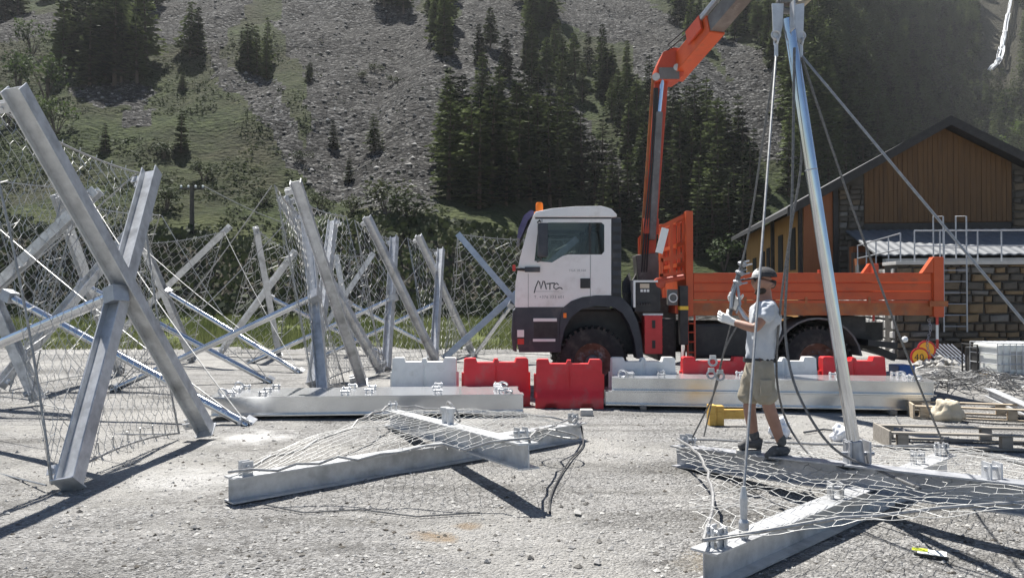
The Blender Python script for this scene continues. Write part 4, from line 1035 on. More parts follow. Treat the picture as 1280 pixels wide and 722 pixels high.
strip(sk, (644.5,384), (645.5,350)); strip(sk, (645.5,350), (650.5,322)); strip(sk, (763.5,270.5), (763.5,369)); strip(sk, (668,270.5), (763,270.5)); sk.build('cab_panel', 'cab_white', tk, fix=True)
ws = MB(); strip(ws, (651,321.5), (665,273.5), .012); ws.build('windscreen', 'window_glass', tk, fix=True)
cf = MB(); strip(cf, (646,383.5), (763,383.5), .04); cf.build('cab_floor', 'black_part', tk, fix=True)
rc = MB().prism([(665,273),(669,265),(690,260.5),(720,258),(752,257.5),(764,261),(771,268),(771,271.5),(668,271.5)], tp_, TY-.03, TF+.03).build('roof_cap', 'cab_white', tk, bevel=.02)
MB().lohi((tx(669),TY-.004,tz(273.6)),(tx(764),TY-.001,tz(271.6))).build('roof_seam', 'navy_plastic', tk)
MB().lohi((tx(677),TY-.003,tz(278)),(tx(678),TY-.001,tz(274))).build('door_seam', 'grey_ink', tk)
MB().lohi((tx(737.6),TY-.003,tz(370)),(tx(738.3),TY-.0005,tz(318.5))).build('door_seam', 'grey_ink', tk); MB().lohi((tx(660),TY-.003,tz(383.5)),(tx(660.6),TY-.0005,tz(342))).build('door_seam', 'grey_ink', tk); MB().lohi((tx(660),TY-.0042,tz(384)),(tx(704),TY-.0008,tz(383.4))).build('door_seam', 'grey_ink', tk)
MB().lohi((tx(736.2),TY-.006,tz(318)),(tx(738.6),TY+.03,tz(278.2))).build('window_pillar', 'black_part', tk)
MB().box(T(731.5,354) + Vector((0,-.008,0)), (.165,.02,.165)).build('door_handle', 'black_part', tk, bevel=.006)
MB().lohi((tx(656),TY-.035,tz(340)),(tx(675),TY-.002,tz(333.5))).build('mirror_arm_cover', 'navy_plastic', tk, bevel=.006)
mr = MB().lohi((tx(671.5),TY-.30,tz(322)),(tx(684),TY-.16,tz(280))).build('mirror', 'navy_plastic', tk, bevel=.03)
mb = MB(); mb.tube([T(672,278,TY-.01), T(674,277,TY-.22), T(676,282,TY-.24)], .014, 6); mb.tube([T(672,327,TY-.01), T(675,326,TY-.22), T(676,320,TY-.24)], .014, 6); mb.build('bracket', 'black_part', mr)
vz = MB().prism([(646.5,296),(648,285),(655,268),(664,261),(667,262),(668,266),(660,275),(654,290),(650,298)], tp_, TY+.12, TF-.12).build('sun_visor', 'visor', tk, fix=True)
bc = MB().lathe(T(675.5,261.5,TY+.5), (0,0,1), [(.05,0),(.05,.02)], 14).build('beacon', 'black_part', tk)
MB().lathe(T(675.5,260,TY+.5), (0,0,1), [(.062,0),(.066,.03),(.062,.13),(.045,.155),(.0,.16)], 16).build('amber_dome', 'amber', bc, smooth=True)
b2 = MB().lathe(T(675.5,261.5,TF-.5), (0,0,1), [(.05,0),(.05,.02)], 14).build('beacon', 'black_part', tk)
MB().lathe(T(675.5,260,TF-.5), (0,0,1), [(.062,0),(.066,.03),(.062,.13),(.045,.155),(.0,.16)], 16).build('amber_dome', 'amber', b2, smooth=True)
MB().box(T(642.5,335,TY-.04), (.05,.06,.10)).build('side_lamp', 'lamp_red', tk, bevel=.01)
MB().tube([T(644,336,TY-.03), T(656,337,TY-.02)], .025, 8).build('side_lamp_arm', 'black_part', tk)
# seats and wheel inside the cab
for y in (TY+.55, TF-.55):
    mb = MB(); mb.box(T(727,340,y), (.5,.5,.2)); mb.box(T(741,315,y), (.16,.48,.75), Matrix.Rotation(.12,3,'Y')); mb.box(T(740,286,y), (.1,.26,.2)); mb.build('seat', 'seat_fabric', tk, bevel=.03)
MB().ring(T(694,331,TY+.55), (-.6,0,.8), .22, .018, 20, 6).build('steering_wheel', 'black_part', tk)
MB().lohi((tx(648),TY+.1,tz(345)),(tx(672),TF-.1,tz(332))).build('dashboard', 'black_part', tk, bevel=.03)
MB().lohi((tx(758),TY+.1,tz(369)),(tx(762),TF-.1,tz(272))).build('cab_back_lining', 'seat_fabric', tk)
# lower body
low = holed([(644,384.5),(704,384.5),(700,395),(699,412),(701,438),(700,440),(649,440),(645,425)], None, TY-.01, TY+.25).build('step_panel', 'navy_plastic', tk)
for y0, y1, x0, x1 in ((397.5,401.5,666.5,696),(423,426.5,666,694)): MB().lohi((tx(x0),TY-.045,tz(y1)),(tx(x1),TY-.012,tz(y0))).build('step_tread', 'lamp_white', low, bevel=.004)
MB().lohi((tx(667),TY-.016,tz(422)),(tx(697),TY-.0115,tz(403))).build('step_recess', 'black_part', low)
MB().prism([(641,388),(646,384.5),(646,440),(641,438),(639,420)], tp_, TY+.02, TF-.02).build('bumper', 'navy_plastic', tk, bevel=.02)
MB().lohi((tx(646.5),TY-.03,tz(421)),(tx(655),TY-.011,tz(412))).build('headlight', 'lamp_white', low, bevel=.005)
MB().lohi((tx(647),TY-.03,tz(430)),(tx(655),TY-.011,tz(423))).build('turn_lamp', 'lamp_red', low, bevel=.005)
fo = [(704,384.5),(714,376.5),(728,371.5),(745,369.5),(764,369.5),(778,372),(789,384),(797,402),(802,425),(804,448)]; fi = [(796,448),(793,425),(786,404),(778,391),(768,384),(745,382),(727,386),(714,396),(706,410),(702,428),(701,438),(699.5,412),(700.5,395)]
holed(fo + fi, None, TY-.02, TY+.36).build('fender', 'navy_plastic', tk)
MB().lohi((tx(704),TY-.035,tz(397)),(tx(708),TY-.012,tz(391))).build('marker_lamp', 'amber', tk, bevel=.004)
MB().lohi((tx(764.5),TY+.02,tz(383)),(tx(777),TF-.02,tz(272))).build('air_intake', 'navy_plastic', tk, bevel=.02)
for k in range(9): MB().lohi((tx(766),TY+.005,tz(278+k*11+5)),(tx(776),TY+.019,tz(278+k*11))).build('intake_louvre', 'black_part', tk)
MB().lohi((tx(702),TY+.4,tz(445)),(tx(800),TF-.4,tz(386))).build('engine_block', 'black_part', tk, bevel=.05)
# chassis
ch = MB()
for y in (13.85, 14.7): ch.lohi((tx(660),y-.05,tz(428)),(tx(1130),y+.05,tz(404)))
for px in (820, 900, 960, 1070, 1125): ch.lohi((tx(px)-.05,13.9,tz(424)),(tx(px)+.05,14.65,tz(408)))
ch.build('chassis_frame', 'black_part', tk)
MB().lohi((tx(868),TY+.12,tz(449)),(tx(940),TY+.65,tz(404))).build('fuel_tank', 'black_part', tk, bevel=.06)
MB().lohi((tx(868),TF-.65,tz(449)),(tx(940),TF-.12,tz(404))).build('fuel_tank', 'black_part', tk, bevel=.06)
MB().lohi((tx(825),TY+.2,tz(452)),(tx(848),TF-.2,tz(398))).build('battery_box', 'black_part', tk, bevel=.03)
def wheel(px, y, out, r=.575, wd=.34):
    c = Vector((tx(px), y, r)); ax = Vector((0, out, 0))
    t = MB().lathe(c - ax*wd/2, ax, [(.30,0),(r*.82,-.01),(r*.95,.02),(r,.07),(r,wd-.07),(r*.95,wd-.02),(r*.82,wd+.01),(.31,wd)], 40, cap=False)
    tr = t.build('tyre', 'rubber', tk, smooth=True, fix=True)
    lg = MB()
    for k in range(36):
        a = 2*math.pi*k/36; d = Vector((math.cos(a),0,math.sin(a))); e = Vector((-math.sin(a),0,math.cos(a)))
        for s in (-1, 1): lg.bar(c + d*(r+.004) + ax*(s*.02), c + d*(r-.008) + ax*(s*wd*.5) , e, .05, .035)
    lg.build('tread_lug', 'rubber', tr)
    rm = MB().lathe(c + ax*(wd/2-.09), ax, [(.0,-.02),(.12,-.02),(.13,.015),(.20,.0),(.27,.035),(.305,.08),(.318,.09),(.318,.06),(.30,.0)], 30).build('rim', 'rusty_rim', tk, smooth=True, fix=True)
    hb_ = MB().lathe(c + ax*(wd/2-.10), ax, [(.115,0),(.11,.10),(.08,.14),(0,.145)], 18)
    for k in range(10):
        a = 2*math.pi*k/10; hb_.lathe(c + ax*(wd/2-.075) + Vector((math.cos(a),0,math.sin(a)))*.165, ax, [(.016,0),(.016,.035),(.0,.037)], 6)
    hb_.build('hub', 'crane_grey', rm, smooth=True)
for y, o in ((TY+.20,-1),(TF-.20,1)): wheel(741, y, o); wheel(1022, y, o)
for y in (TY+.60, TF-.60): wheel(1022, y, 1)
MB().tube([(tx(741),TY+.3,.575),(tx(741),TF-.3,.575)], .08, 10).build('axle', 'black_part', tk); MB().tube([(tx(1022),TY+.3,.575),(tx(1022),TF-.3,.575)], .09, 10).build('axle', 'black_part', tk)
# rear mudguard arc
cc = Vector((tx(1022),0,.575))
for y0, y1 in ((TY-.02, TY+.75), (TF-.75, TF+.02)):
    P = [(cc.x + math.cos(a)*rr, cc.z + math.sin(a)*rr) for rr, rng in ((.74, range(13)), (.71, range(12,-1,-1))) for a in [R(8+164*k/12) for k in rng]]
    MB().prism(P, lambda u, v, d: Vector((u, d, v)), y0, y1).build('mudguard', 'crane_grey', tk, fix=True)
# toolbox, crane controls, outrigger, ladder
rb = MB().lohi((tx(805.5),TY-.03,tz(442)),(tx(827.5),TY+.3,tz(394))).build('red_toolbox', 'red_box', tk, bevel=.012)
for py in (405, 430): MB().lohi((tx(814.5),TY-.045,tz(py+5)),(tx(818.5),TY-.031,tz(py-5))).build('latch', 'black_part', rb)
MB().lohi((tx(803.5),TY-.02,tz(394)),(tx(828.5),TY+.28,tz(391.6))).build('toolbox_rail', 'galvanised', tk)
for y0 in (396, 408, 420, 432): MB().lohi((tx(805),TY-.036,tz(y0+1.2)),(tx(828),TY-.031,tz(y0))).build('rib', 'red_box', rb)
cbx = MB().lohi((tx(793),TY+.0,tz(390)),(tx(826),TY+.5,tz(352))).build('control_box', 'black_part', tk, bevel=.02)
mb = MB(); mb.lohi((tx(791.5),TY-.03,tz(384)),(tx(794),TY+.3,tz(350))); mb.lohi((tx(794),TY-.03,tz(352.6)),(tx(822),TY+.3,tz(350.2))); mb.build('control_frame', 'lamp_white', cbx)
mb = MB(); mb.lohi((tx(800),TY-.012,tz(360)),(tx(811.5),TY-.001,tz(354.5))); mb.build('sticker', 'sack', cbx)
for k in range(3): MB().lohi((tx(800.5+k*4),TY-.012,tz(364.8)),(tx(803.5+k*4),TY-.001,tz(361.4))).build('sticker', 'lamp_white', cbx)
for k in range(5): MB().tube([T(798+k*3.3,377,TY), T(798+k*3.3,380,TY-.06)], .008, 6).build('lever', 'chrome', cbx)
MB().lohi((tx(835),TY-.02,tz(381.5)),(tx(847),TY+.12,tz(361.5))).build('gauge_box', 'crane_grey', tk, bevel=.01)
MB().ring(T(841,372,TY-.03), (0,1,0), .07, .012, 16, 6).build('gauge_dial', 'lamp_white', tk)
hs = MB()
for k in range(7):
    x0 = 782 + k*1.8; hs.tube([T(x0,352-k*2,TY+.3+.05*k), T(x0-3+k,366,TY+.05+.04*k), T(x0+2,385,TY+.1+.05*k), T(x0+12,402,TY+.3)], .016, 6)
hs.build('hydraulic_hose', 'rope_black', tk, smooth=True)
og = MB().lohi((tx(848.5),TY-.10,tz(430.5)),(tx(858.5),TY+.06,tz(357))).build('outrigger_leg', 'black_part', tk, bevel=.01)
MB().lohi((tx(848.2),TY-.104,tz(387)),(tx(858.8),TY+.064,tz(382.4))).build('yellow_band', 'yellow_paint', og)
MB().tube([T(853.5,430,TY-.02), T(853.5,452,TY-.02)], .04, 12).build('outrigger_piston', 'chrome', og)
MB().lathe(T(853.5,456,TY-.02), (0,0,1), [(.14,0),(.14,.03),(.05,.06)], 14).build('outrigger_pad', 'crane_grey', og)
o2 = MB().lohi((tx(848.5),TF-.06,tz(430.5)),(tx(858.5),TF+.10,tz(357))).build('outrigger_leg', 'black_part', tk, bevel=.01)
MB().lohi((tx(846),TY+.06,tz(392)),(tx(860),TF-.06,tz(374))).build('outrigger_beam', 'crane_red', tk, bevel=.01)
ldd = MB()
for px in (859.5, 868.5): ldd.tube([T(px,394,TY+.02), T(px,449,TY-.02)], .018, 6)
for py in (404, 415, 427, 440): ldd.tube([T(859.5,py,TY), T(868.5,py,TY)], .015, 6)
ldd.build('bed_ladder', 'crane_red', tk)
# bed
def side(name, y0, y1, sgn):
    s = thing_part(name, tk)
    yo = y0 if sgn < 0 else y1
    for py0, py1 in ((341,352.5),(353.3,363.6),(364.4,374.4)):
        p = MB().lohi((tx(867),y0,tz(py1)),(tx(1164),y1,tz(py0))); p.build('plank', 'orange_paint', s, bevel=.008)
        MB().lohi((tx(868),yo-.012 if sgn < 0 else yo+.001,tz(py0+2.6)),(tx(1163),yo-.001 if sgn < 0 else yo+.012,tz(py0+1.2))).build('rib', 'orange_paint', s)
    for px in (930, 1006, 1085):
        MB().lohi((tx(px),yo-.014 if sgn < 0 else yo+.002,tz(379)),(tx(px+3),yo-.002 if sgn < 0 else yo+.014,tz(371))).build('hinge', 'orange_worn', s)
    return s
def thing_part(name, parent):
    o = bpy.data.objects.new(name, None); col.objects.link(o); o.parent = parent; o.location = (0,0,0); o.empty_display_size = .1; return o
side('bed_side', TY, TY+.045, -1); side('bed_side', TF-.045, TF, 1)
MB().lohi((tx(862),TY+.01,tz(394)),(tx(1170),TF-.01,tz(375.2))).build('bed_floor', 'orange_worn', tk, bevel=.01)
MB().lohi((tx(864),TY-.006,tz(378.5)),(tx(1168),TY+.009,tz(375.6))).build('bed_floor_edge', 'orange_paint', tk)
MB().lohi((tx(1164.5),TY+.0,tz(374.5)),(tx(1169),TF-.0,tz(341))).build('tailboard', 'orange_paint', tk, bevel=.008)
for y in (TY-.004, TF-.13):
    MB().lohi((tx(1166),y-.03,tz(396)),(tx(1179),y+.13,tz(321))).build('rear_post', 'orange_paint', tk, bevel=.012)
    MB().prism([(1152,341),(1166,321),(1166,341)], tp_, y-.02, y+.1).build('post_gusset', 'orange_paint', tk, fix=True)
    MB().lohi((tx(1160),y-.05,tz(383)),(tx(1183),y-.032,tz(376))).build('post_latch', 'orange_worn', tk)
for y in (TY+.01, TF-.1): MB().lohi((tx(1093),y,tz(341)),(tx(1099),y+.09,tz(330))).build('stake_stub', 'crane_red', tk, bevel=.008)
for y in (TY+.0, TF-.16):
    MB().lohi((tx(857.5),y-.008,tz(395)),(tx(866.6),y+.16,tz(263.5))).build('headboard_post', 'orange_paint', tk, bevel=.012)
hf = MB()
for py in (268, 300, 326, 340): hf.lohi((tx(858.5),TY+.153,tz(py+5)),(tx(865.5),TF-.153,tz(py)))
for k in range(5): hf.lohi((tx(860),TY+.45+k*.38,tz(372)),(tx(864.5),TY+.50+k*.38,tz(270)))
hf.build('headboard_frame', 'orange_paint', tk)
MB().lohi((tx(858.2),TY+.155,tz(374)),(tx(866),TF-.155,tz(345.5))).build('headboard_panel', 'orange_paint', tk)
# rack in front of the headboard
for y in (TY+.12, TF-.12):
    rk = MB()
    rk.bar(T(828,283,y), T(858,268,y), Z, .05, .06); rk.bar(T(828,283,y), T(828,345,y), (1,0,0), .05, .06); rk.bar(T(841,277,y), T(841,345,y), (1,0,0), .04, .05); rk.bar(T(828,325,y), T(858,318,y), Z, .05, .06); rk.bar(T(826,345,y), T(858,340,y), Z, .05, .07)
    rk.build('front_rack', 'orange_paint', tk)
MB().bar(T(824,316,TY+.02), T(832,285,TY+.02), (1,0,0), .02, .12).build('white_strap', 'lamp_white', tk)
MB().tube([T(823,352,TY+.05), T(856,346,TY+.05)], .05, 10).build('cross_cylinder', 'crane_red', tk); MB().lathe(T(825,354,TY+.12), (0,-1,0), [(.10,0),(.10,.1),(.06,.13)], 16).build('cylinder_end', 'crane_red', tk, smooth=True)
# lower rear frame and hitch
mb = MB(); mb.bar(T(1062,400,TY+.5), T(1090,440,TY+.5), (1,0,0), .1, .22); mb.bar(T(1080,425,TY+.6), T(1140,450,TY+.6), Z, .12, .12); mb.bar(T(1085,428,TY+.6), T(1122,432,TY+.6), Z, 1.2, .1); mb.lohi((tx(1060),TY+.3,tz(420)),(tx(1092),TY+1.9,tz(396))); mb.build('rear_frame', 'black_part', tk)
for y in (TY+.05, TF-.1):
    for k, (c0, c1, m_) in enumerate(((396,406,'lamp_red'),(406,424,'lamp_white'),(424,436,'lamp_red'))): MB().lohi((tx(1172),y,tz(c1)),(tx(1175),y+.02,tz(c0))).build('marker_strip', m_, tk)
chn = MB()
for k in range(14): chn.ring(T(1165+math.sin(k*.5)*2,400+k*3.2,TY+.1), (1,0,0) if k % 2 else (0,1,0), .022, .006, 8, 4)
chn.build('hanging_chain', 'galvanised_dull', tk)
# crane
CY = 14.25
def K(px, py, y=CY): return PX(px, py, y)
MB().lohi((K(790,380).x, CY-.5, K(800,402).z),(K(838,380).x, CY+.5, K(800,372).z)).build('crane_base', 'crane_grey', tk, bevel=.02)
MB().bar(K(812,376), K(806,318), (1,0,0), .42, .40).build('crane_column', 'crane_grey', tk, bevel=.02)
MB().bar(K(792,356), K(806,330), (1,0,0), .1, .12).build('column_strut', 'crane_grey', tk)
mbm = MB(); b0, b1 = K(809,322), K(826,92); mbm.bar(b0, b1, (1,0,0), .28, .24); boom = mbm.build('main_boom', 'crane_red', tk, bevel=.015)
mb = MB(); mb.bar(K(800.5,330,CY-.16), K(816.5,95,CY-.16), (1,0,0), .02, .05); mb.build('boom_edge', 'orange_worn', boom)
mb = MB(); mb.bar(K(815,300,CY-.22), K(824,140,CY-.22), (1,0,0), .13, .12); mb.build('lift_cylinder', 'crane_grey', boom, bevel=.03); MB().tube([K(823.5,142,CY-.22), K(828,98,CY-.22)], .04, 12).build('piston_rod', 'chrome', boom, smooth=True)
MB().box(K(813,283,CY-.15), (.28,.2,.28)).build('cylinder_clamp', 'crane_red', boom, bevel=.02)
hz = MB()
for k in range(3): hz.tube([K(802+3*k,340,CY-.2), K(806+3*k,280,CY-.24), K(814+2.5*k,200,CY-.24), K(818+2*k,110,CY-.24)], .016, 6)
hz.build('boom_hose', 'rope_black', boom, smooth=True)
MB().prism([(816,108),(818,88),(826,70),(838,65),(853,66),(856,78),(850,100),(842,105),(822,106)], lambda u, v, d: PX(u, v, CY) + Vector((0,d-CY,0)), CY-.26, CY+.22).build('knuckle', 'crane_red', tk, bevel=.02)
MB().lohi((K(820,0).x,CY-.275,K(0,104).z),(K(845,0).x,CY-.262,K(0,90).z)).build('knuckle_plate', 'crane_grey', tk)
kp = MB(); kp.tube([K(820,96,CY-.32), K(820,96,CY+.28)], .07, 12); kp.tube([K(846,84,CY-.32), K(846,84,CY+.28)], .06, 12); kp.build('knuckle_pin', 'galvanised_dull', tk)
J0 = K(846,88); J1 = Vector((J0.x+1.25, J0.y-3.9, J0.z+1.30)); jd = (J1-J0).normalized()
s1 = J0 + jd*1.35
jib = MB().bar(J0 - jd*.1, s1, Z, .30, .34).build('jib', 'orange_paint', tk, bevel=.015)
jg = MB().bar(s1 - jd*.5, J1 + jd*.3, Z, .26, .28).build('jib_extension', 'crane_grey', tk, bevel=.012)
MB().bar(J1 - jd*.2, J1 + jd*2.4, Z, .20, .22).build('jib_extension', 'crane_grey', tk, bevel=.012)
JT = J1 + jd*2.4
for k, s in ((.24, .9),): 
    off = Vector((-.16,-.02,.20)); MB().bar(s1 - jd*.45 + off, J1 + jd*.2 + off, Z, .07, .09).build('jib_cylinder', 'galvanised_dull', jg, bevel=.01)
off = Vector((-.20,0,.10)); MB().bar(s1 - jd*.55 + off, s1 - jd*.1 + off, Z, .04, .26).build('jib_bracket', 'crane_red', jib)
mb = MB(); mb.tube([K(830,66,CY-.2), K(838,60,CY-.3), J0 + jd*.9 + Vector((-.1,0,.25)), s1 + Vector((-.1,0,.22))], .014, 6); mb.tube([K(846,66,CY-.2), K(835,56,CY-.3), J0 + jd*.9 + Vector((-.16,0,.3)), s1 + Vector((-.14,0,.3))], .012, 6); mb.build('jib_hose', 'rope_black', jib, smooth=True)
MB().lathe(JT + Vector((0,0,-.22)), (0,0,1), [(.06,0),(.11,.05),(.11,.2),(.05,.26)], 14).build('jib_pulley', 'crane_grey', tk)
hkp = pt + Vector((.0,.02,.13))
hk = thing('crane_sling', hkp, 'dark lifting hook and brown sling on the head of the upright pole', 'sling')
mb = MB(); mb.ring(hkp + Z*.0, (0,1,0), .06, .028, 14, 8); mb.box(hkp + Z*.04, (.13,.10,.10)); mb.build('hook', 'crane_grey', hk, bevel=.01)
MB().tube([hkp + Vector((.05,0,-.02)), hkp + Vector((.12,0,.0)), hkp + Vector((.22,-.02,.09)), hkp + Vector((.30,0,.25)), JT + Vector((0,0,-.2))], [.028,.03,.024,.012,.012], 8).build('strap', 'wood_pallet', hk, smooth=True)

# cab lettering
def stroke(pts, r=.011): 
    mb = MB(); mb.tube([T(x, y, TY-.003) for x, y in pts], r, 6); return mb
lo_ = MB()
for pts in ([(667.7,366),(669.5,359),(673,350.5),(674.5,353),(676,361),(679,351),(680.5,351.5),(683,361.5)], [(683,354.5),(693.5,353.6)], [(687.5,354),(687.3,362)], [(698.2,356),(696,353.8),(692.6,355.5),(692.2,359.3),(695,361.5),(699,359.2),(701.5,359.8),(703,361.3)]):
    s = stroke(pts); lo_.add(s.v, s.f)
for v in range(len(lo_.v)): lo_.v[v] = (lo_.v[v][0], TY-.002+(lo_.v[v][1]-TY+.003)*.1, lo_.v[v][2])
lo_.build('door_logo', 'ink', tk)
MB().lohi((tx(668),TY-.0022,tz(364.2)),(tx(699),TY-.0006,tz(363.8))).build('logo_underline', 'grey_ink', tk)
def text(name, s, px, py, size, mt, parent, y=TY-.0015, origin=None, rotz=0, pos=None):
    cu = bpy.data.curves.new(name, 'FONT'); cu.body = s; cu.size = size; cu.extrude = .0004; cu.resolution_u = 3; cu.space_character = 1.1
    o = bpy.data.objects.new(name, cu); col.objects.link(o); bpy.context.view_layer.update()
    me = bpy.data.meshes.new_from_object(o.evaluated_get(bpy.context.evaluated_depsgraph_get())); bpy.data.objects.remove(o)
    p = pos if pos is not None else T(px, py, y)
    me.transform(Matrix.Translation(p - world_loc(parent)) @ Matrix.Rotation(rotz,4,'Z') @ Matrix.Rotation(R(90),4,'X'))
    me.materials.clear(); me.materials.append(M[mt]); r = bpy.data.objects.new(name, me); col.objects.link(r); r.parent = parent; return r
text('door_phone_lettering', 'T. +376 333 601', 667.5, 372.6, .068, 'grey_ink', tk)
text('door_model_lettering', 'TGA 18.350', 711, 339.2, .052, 'grey_ink', tk)

# ------------------------------------------------------------------ things on the right
pd = PG(1150, 458)
def sign(px, py, r, label, txt, dy=0):
    p = PX(px, py, pd.y+dy); root = thing('road_sign', Vector((p.x, p.y, 0)), label, 'sign')
    MB().lathe(p + Vector((0,.01,0)), (0,-1,0), [(r,0),(r,.012)], 28).build('plate', 'sign_red', root)
    MB().lathe(p + Vector((0,-.003,0)), (0,-1,0), [(r*.80,0),(r*.80,.004)], 28).build('face', 'sign_yellow', root)
    if txt: text('speed_numerals', txt, 0, 0, r*.95, 'ink', root, pos=p + Vector((-r*.60,-.0085,-r*.33)))
    mb = MB(); mb.bar(Vector((p.x-.1,p.y+.03,0)), p + Vector((-.1,.03,0)), (0,1,0), .03, .02); mb.bar(Vector((p.x+.1,p.y+.03,0)), p + Vector((.1,.03,0)), (0,1,0), .03, .02); mb.build('stand', 'galvanised_dull', root)
sign(1150, 446, .235, 'round yellow 40 speed limit sign with red border on the ground', '40')
sign(1158, 437, .235, 'second round red and yellow sign behind the 40 sign', None, .5)
bx_ = MB().lohi((PX(1117,0,14.3).x,14.2,0),(PX(1137,0,14.3).x,14.6,.42)); tag(bx_.build('blue_crate', 'blue_plastic', bevel=.02), 'taller blue plastic crate behind the tall beam pile end', 'crate')
bx_ = MB().lohi((PX(1107,0,14.3).x,14.1,0),(PX(1115.5,0,14.3).x,14.4,.30)); tag(bx_.build('blue_crate', 'blue_plastic', bevel=.02), 'small low blue plastic crate beside the red barrier', 'crate')
rp = thing('rubble_heap', PG(1172,460), 'pale heap of broken stones against the foot of the stone wall', 'rubble')
for k in range(38):
    a = random.random()*6.28; d = random.random()**.6*.5; c = PG(1172,459) + Vector((math.cos(a)*d*1.2, math.sin(a)*d*.6, .06+.25*(1-d/.5)*random.random())); mb = MB(); pebble(mb, c, random.uniform(.06,.13), .8); mb.build('stone', 'stone_pale' if random.random() < .7 else 'rock', rp)
lg = thing('leaning_slats', PG(1195,456), 'grey slatted frame leaning against the stone wall', 'frame')
for k in range(9): b = PG(1180+k*5,457); MB().bar(b, b + Vector((-.32,.5,.5)), (0,1,0), .03, .02).build('slat', 'galvanised_dull', lg)
MB().bar(PG(1177,457)+Vector((-.1,.2,.2)), PG(1222,457)+Vector((-.1,.2,.2)), Z, .03, .03).build('crossbar', 'galvanised_dull', lg)
tkp = PG(1262, 474); tnk = thing('caged_tank', tkp, 'white liquid tank in a galvanised cage on gravel by the net heap', 'tank')
x0, x1 = PX(1243,0,tkp.y).x, PX(1306,0,tkp.y).x; y0, y1 = tkp.y, tkp.y+.95; zt = .72
MB().lohi((x0+.03,y0+.03,.10),(x1-.03,y1-.03,zt-.02)).build('tank', 'tank_plastic', tnk, bevel=.05)
MB().lohi((x0+.28,y0+.024,.2),(x1-.2,y0+.029,.56)).build('data_plate', 'concrete', tnk)
cg = MB()
for k in range(9):
    x = lerp(x0, x1, k/8); cg.tube([(x,y0,.08),(x,y0,zt),(x,y1,zt),(x,y1,.08)], .011, 6)
for z in (.1,.3,.5,zt): cg.tube([(x0,y0-.012,z),(x1,y0-.012,z),(x1,y1,z),(x0,y1,z),(x0,y0-.012,z)], .011, 6)
cg.build('cage', 'galvanised', tnk)
MB().lohi((x0,y0,.0),(x1,y1,.07)).build('pallet_base', 'wood_pallet', tnk, bevel=.01)
gp = PG(1227, 470); gen = thing('generator', gp, 'black framed site generator with yellow side beside the caged tank', 'generator')
MB().lohi((PX(1219,0,gp.y).x,gp.y,.06),(PX(1236,0,gp.y).x,gp.y+.5,.60)).build('housing', 'black_part', gen, bevel=.03); MB().lohi((PX(1236.3,0,gp.y).x,gp.y+.0,.12),(PX(1241,0,gp.y).x,gp.y+.5,.60)).build('side_panel', 'yellow_paint', gen, bevel=.01)
mb = MB()
for px in (1217, 1241.5):
    x = PX(px,0,gp.y).x; mb.tube([(x,gp.y-.03,.0),(x,gp.y-.03,.66),(x,gp.y+.53,.66),(x,gp.y+.53,.0)], .016, 6)
mb.build('roll_frame', 'black_part', gen)
mb = MB()
for k in range(5): mb.lohi((PX(1221,0,gp.y).x,gp.y-.012,.15+.08*k),(PX(1234,0,gp.y).x,gp.y-.001,.18+.08*k))
mb.build('vent_slat', 'crane_grey', gen)
def netheap(label, rect, h, seed, mt):
    a, b, c, d = [PG(*q) for q in rect]
    for v in (a,b,c,d): v.z = .03
    mb = netmesh(a, b, c, d, .14, .006, lambda u, v: Vector((noise.noise((u*5,v*5,seed))*.25, noise.noise((u*5,v*5,seed+3))*.25, abs(noise.noise((u*4,v*3,seed+9)))*h*2+.1*h*math.sin(math.pi*u))), .9)
    m2 = netmesh(a, b, c, d, .2, .007, lambda u, v: Vector((noise.noise((u*6,v*5,seed+20))*.3, noise.noise((u*5,v*5,seed+23))*.3, abs(noise.noise((u*5,v*3,seed+29)))*h*1.6)), .9)
    mb.add(m2.v, m2.f); tag(mb.build('net_heap', mt), label, 'net heap')
netheap('dark heap of crumpled steel netting at the end of the tall beam pile', ((1165,496),(1290,502),(1260,476),(1150,472)), .22, 3, 'cable_dark')
netheap('bright flat spread of steel netting before the caged tank', ((1180,480),(1300,490),(1280,466),(1140,462)), .10, 8, 'wire')
# timber pallets
def pallet(label, p, yaw, L, Wd, mt, h=.20):
    r = thing('wooden_pallet', p, label, 'pallet')
    rot = Matrix.Rotation(yaw, 3, 'Z')
    def bx(name, c, d): MB().box(p + rot @ Vector(c), d, rot).build(name, mt, r, bevel=.006)
    for y in (0, Wd):
        bx('board', (L/2, y, .025), (L, .09, .022)); bx('board', (L/2, y, h+.0), (L, .09, .022))
        for k in range(3): bx('block', (.12+(L-.24)*k/2, y, (h+.025)/2), (.11, .08, h-.05))
    bx('end_board', (-.013, Wd/2, h*.58), (.025, Wd+.1, h*1.15)); bx('end_board', (L+.013, Wd/2, h*.58), (.025, Wd+.1, h*1.15))
    return r
pallet('yellowish open timber frame beside the beige sack', PG(1143,523), -.32, 2.3, .55, 'wood_pallet', .17)
pallet('grey weathered timber frame at the far corner of the raised net', PG(1113,560), -.16, 2.3, .5, 'wood_pallet_weathered', .17)
def blob(name, c, d, mt, label, cat, seed, rough=.18, parent=None):
    bm = bmesh.new(); bmesh.ops.create_icosphere(bm, subdivisions=4, radius=1)
    for v in bm.verts:
        n_ = v.co.normalized(); k = 1 + rough*noise.fractal(n_*1.8 + Vector((seed,0,0)), 1, 2, 5)
        v.co = Vector((n_.x*d[0]*k, n_.y*d[1]*k, n_.z*d[2]*k))
        if v.co.z < -d[2]*.55: v.co.z = -d[2]*.55
        v.co += Vector(c) + Vector((0,0,d[2]*.55))
    mb = MB(); bm.verts.index_update(); mb.v = [tuple(v.co) for v in bm.verts]; mb.f = [tuple(v.index for v in f.verts) for f in bm.faces]; bm.free()
    return tag(mb.build(name, mt, smooth='all'), label, cat)
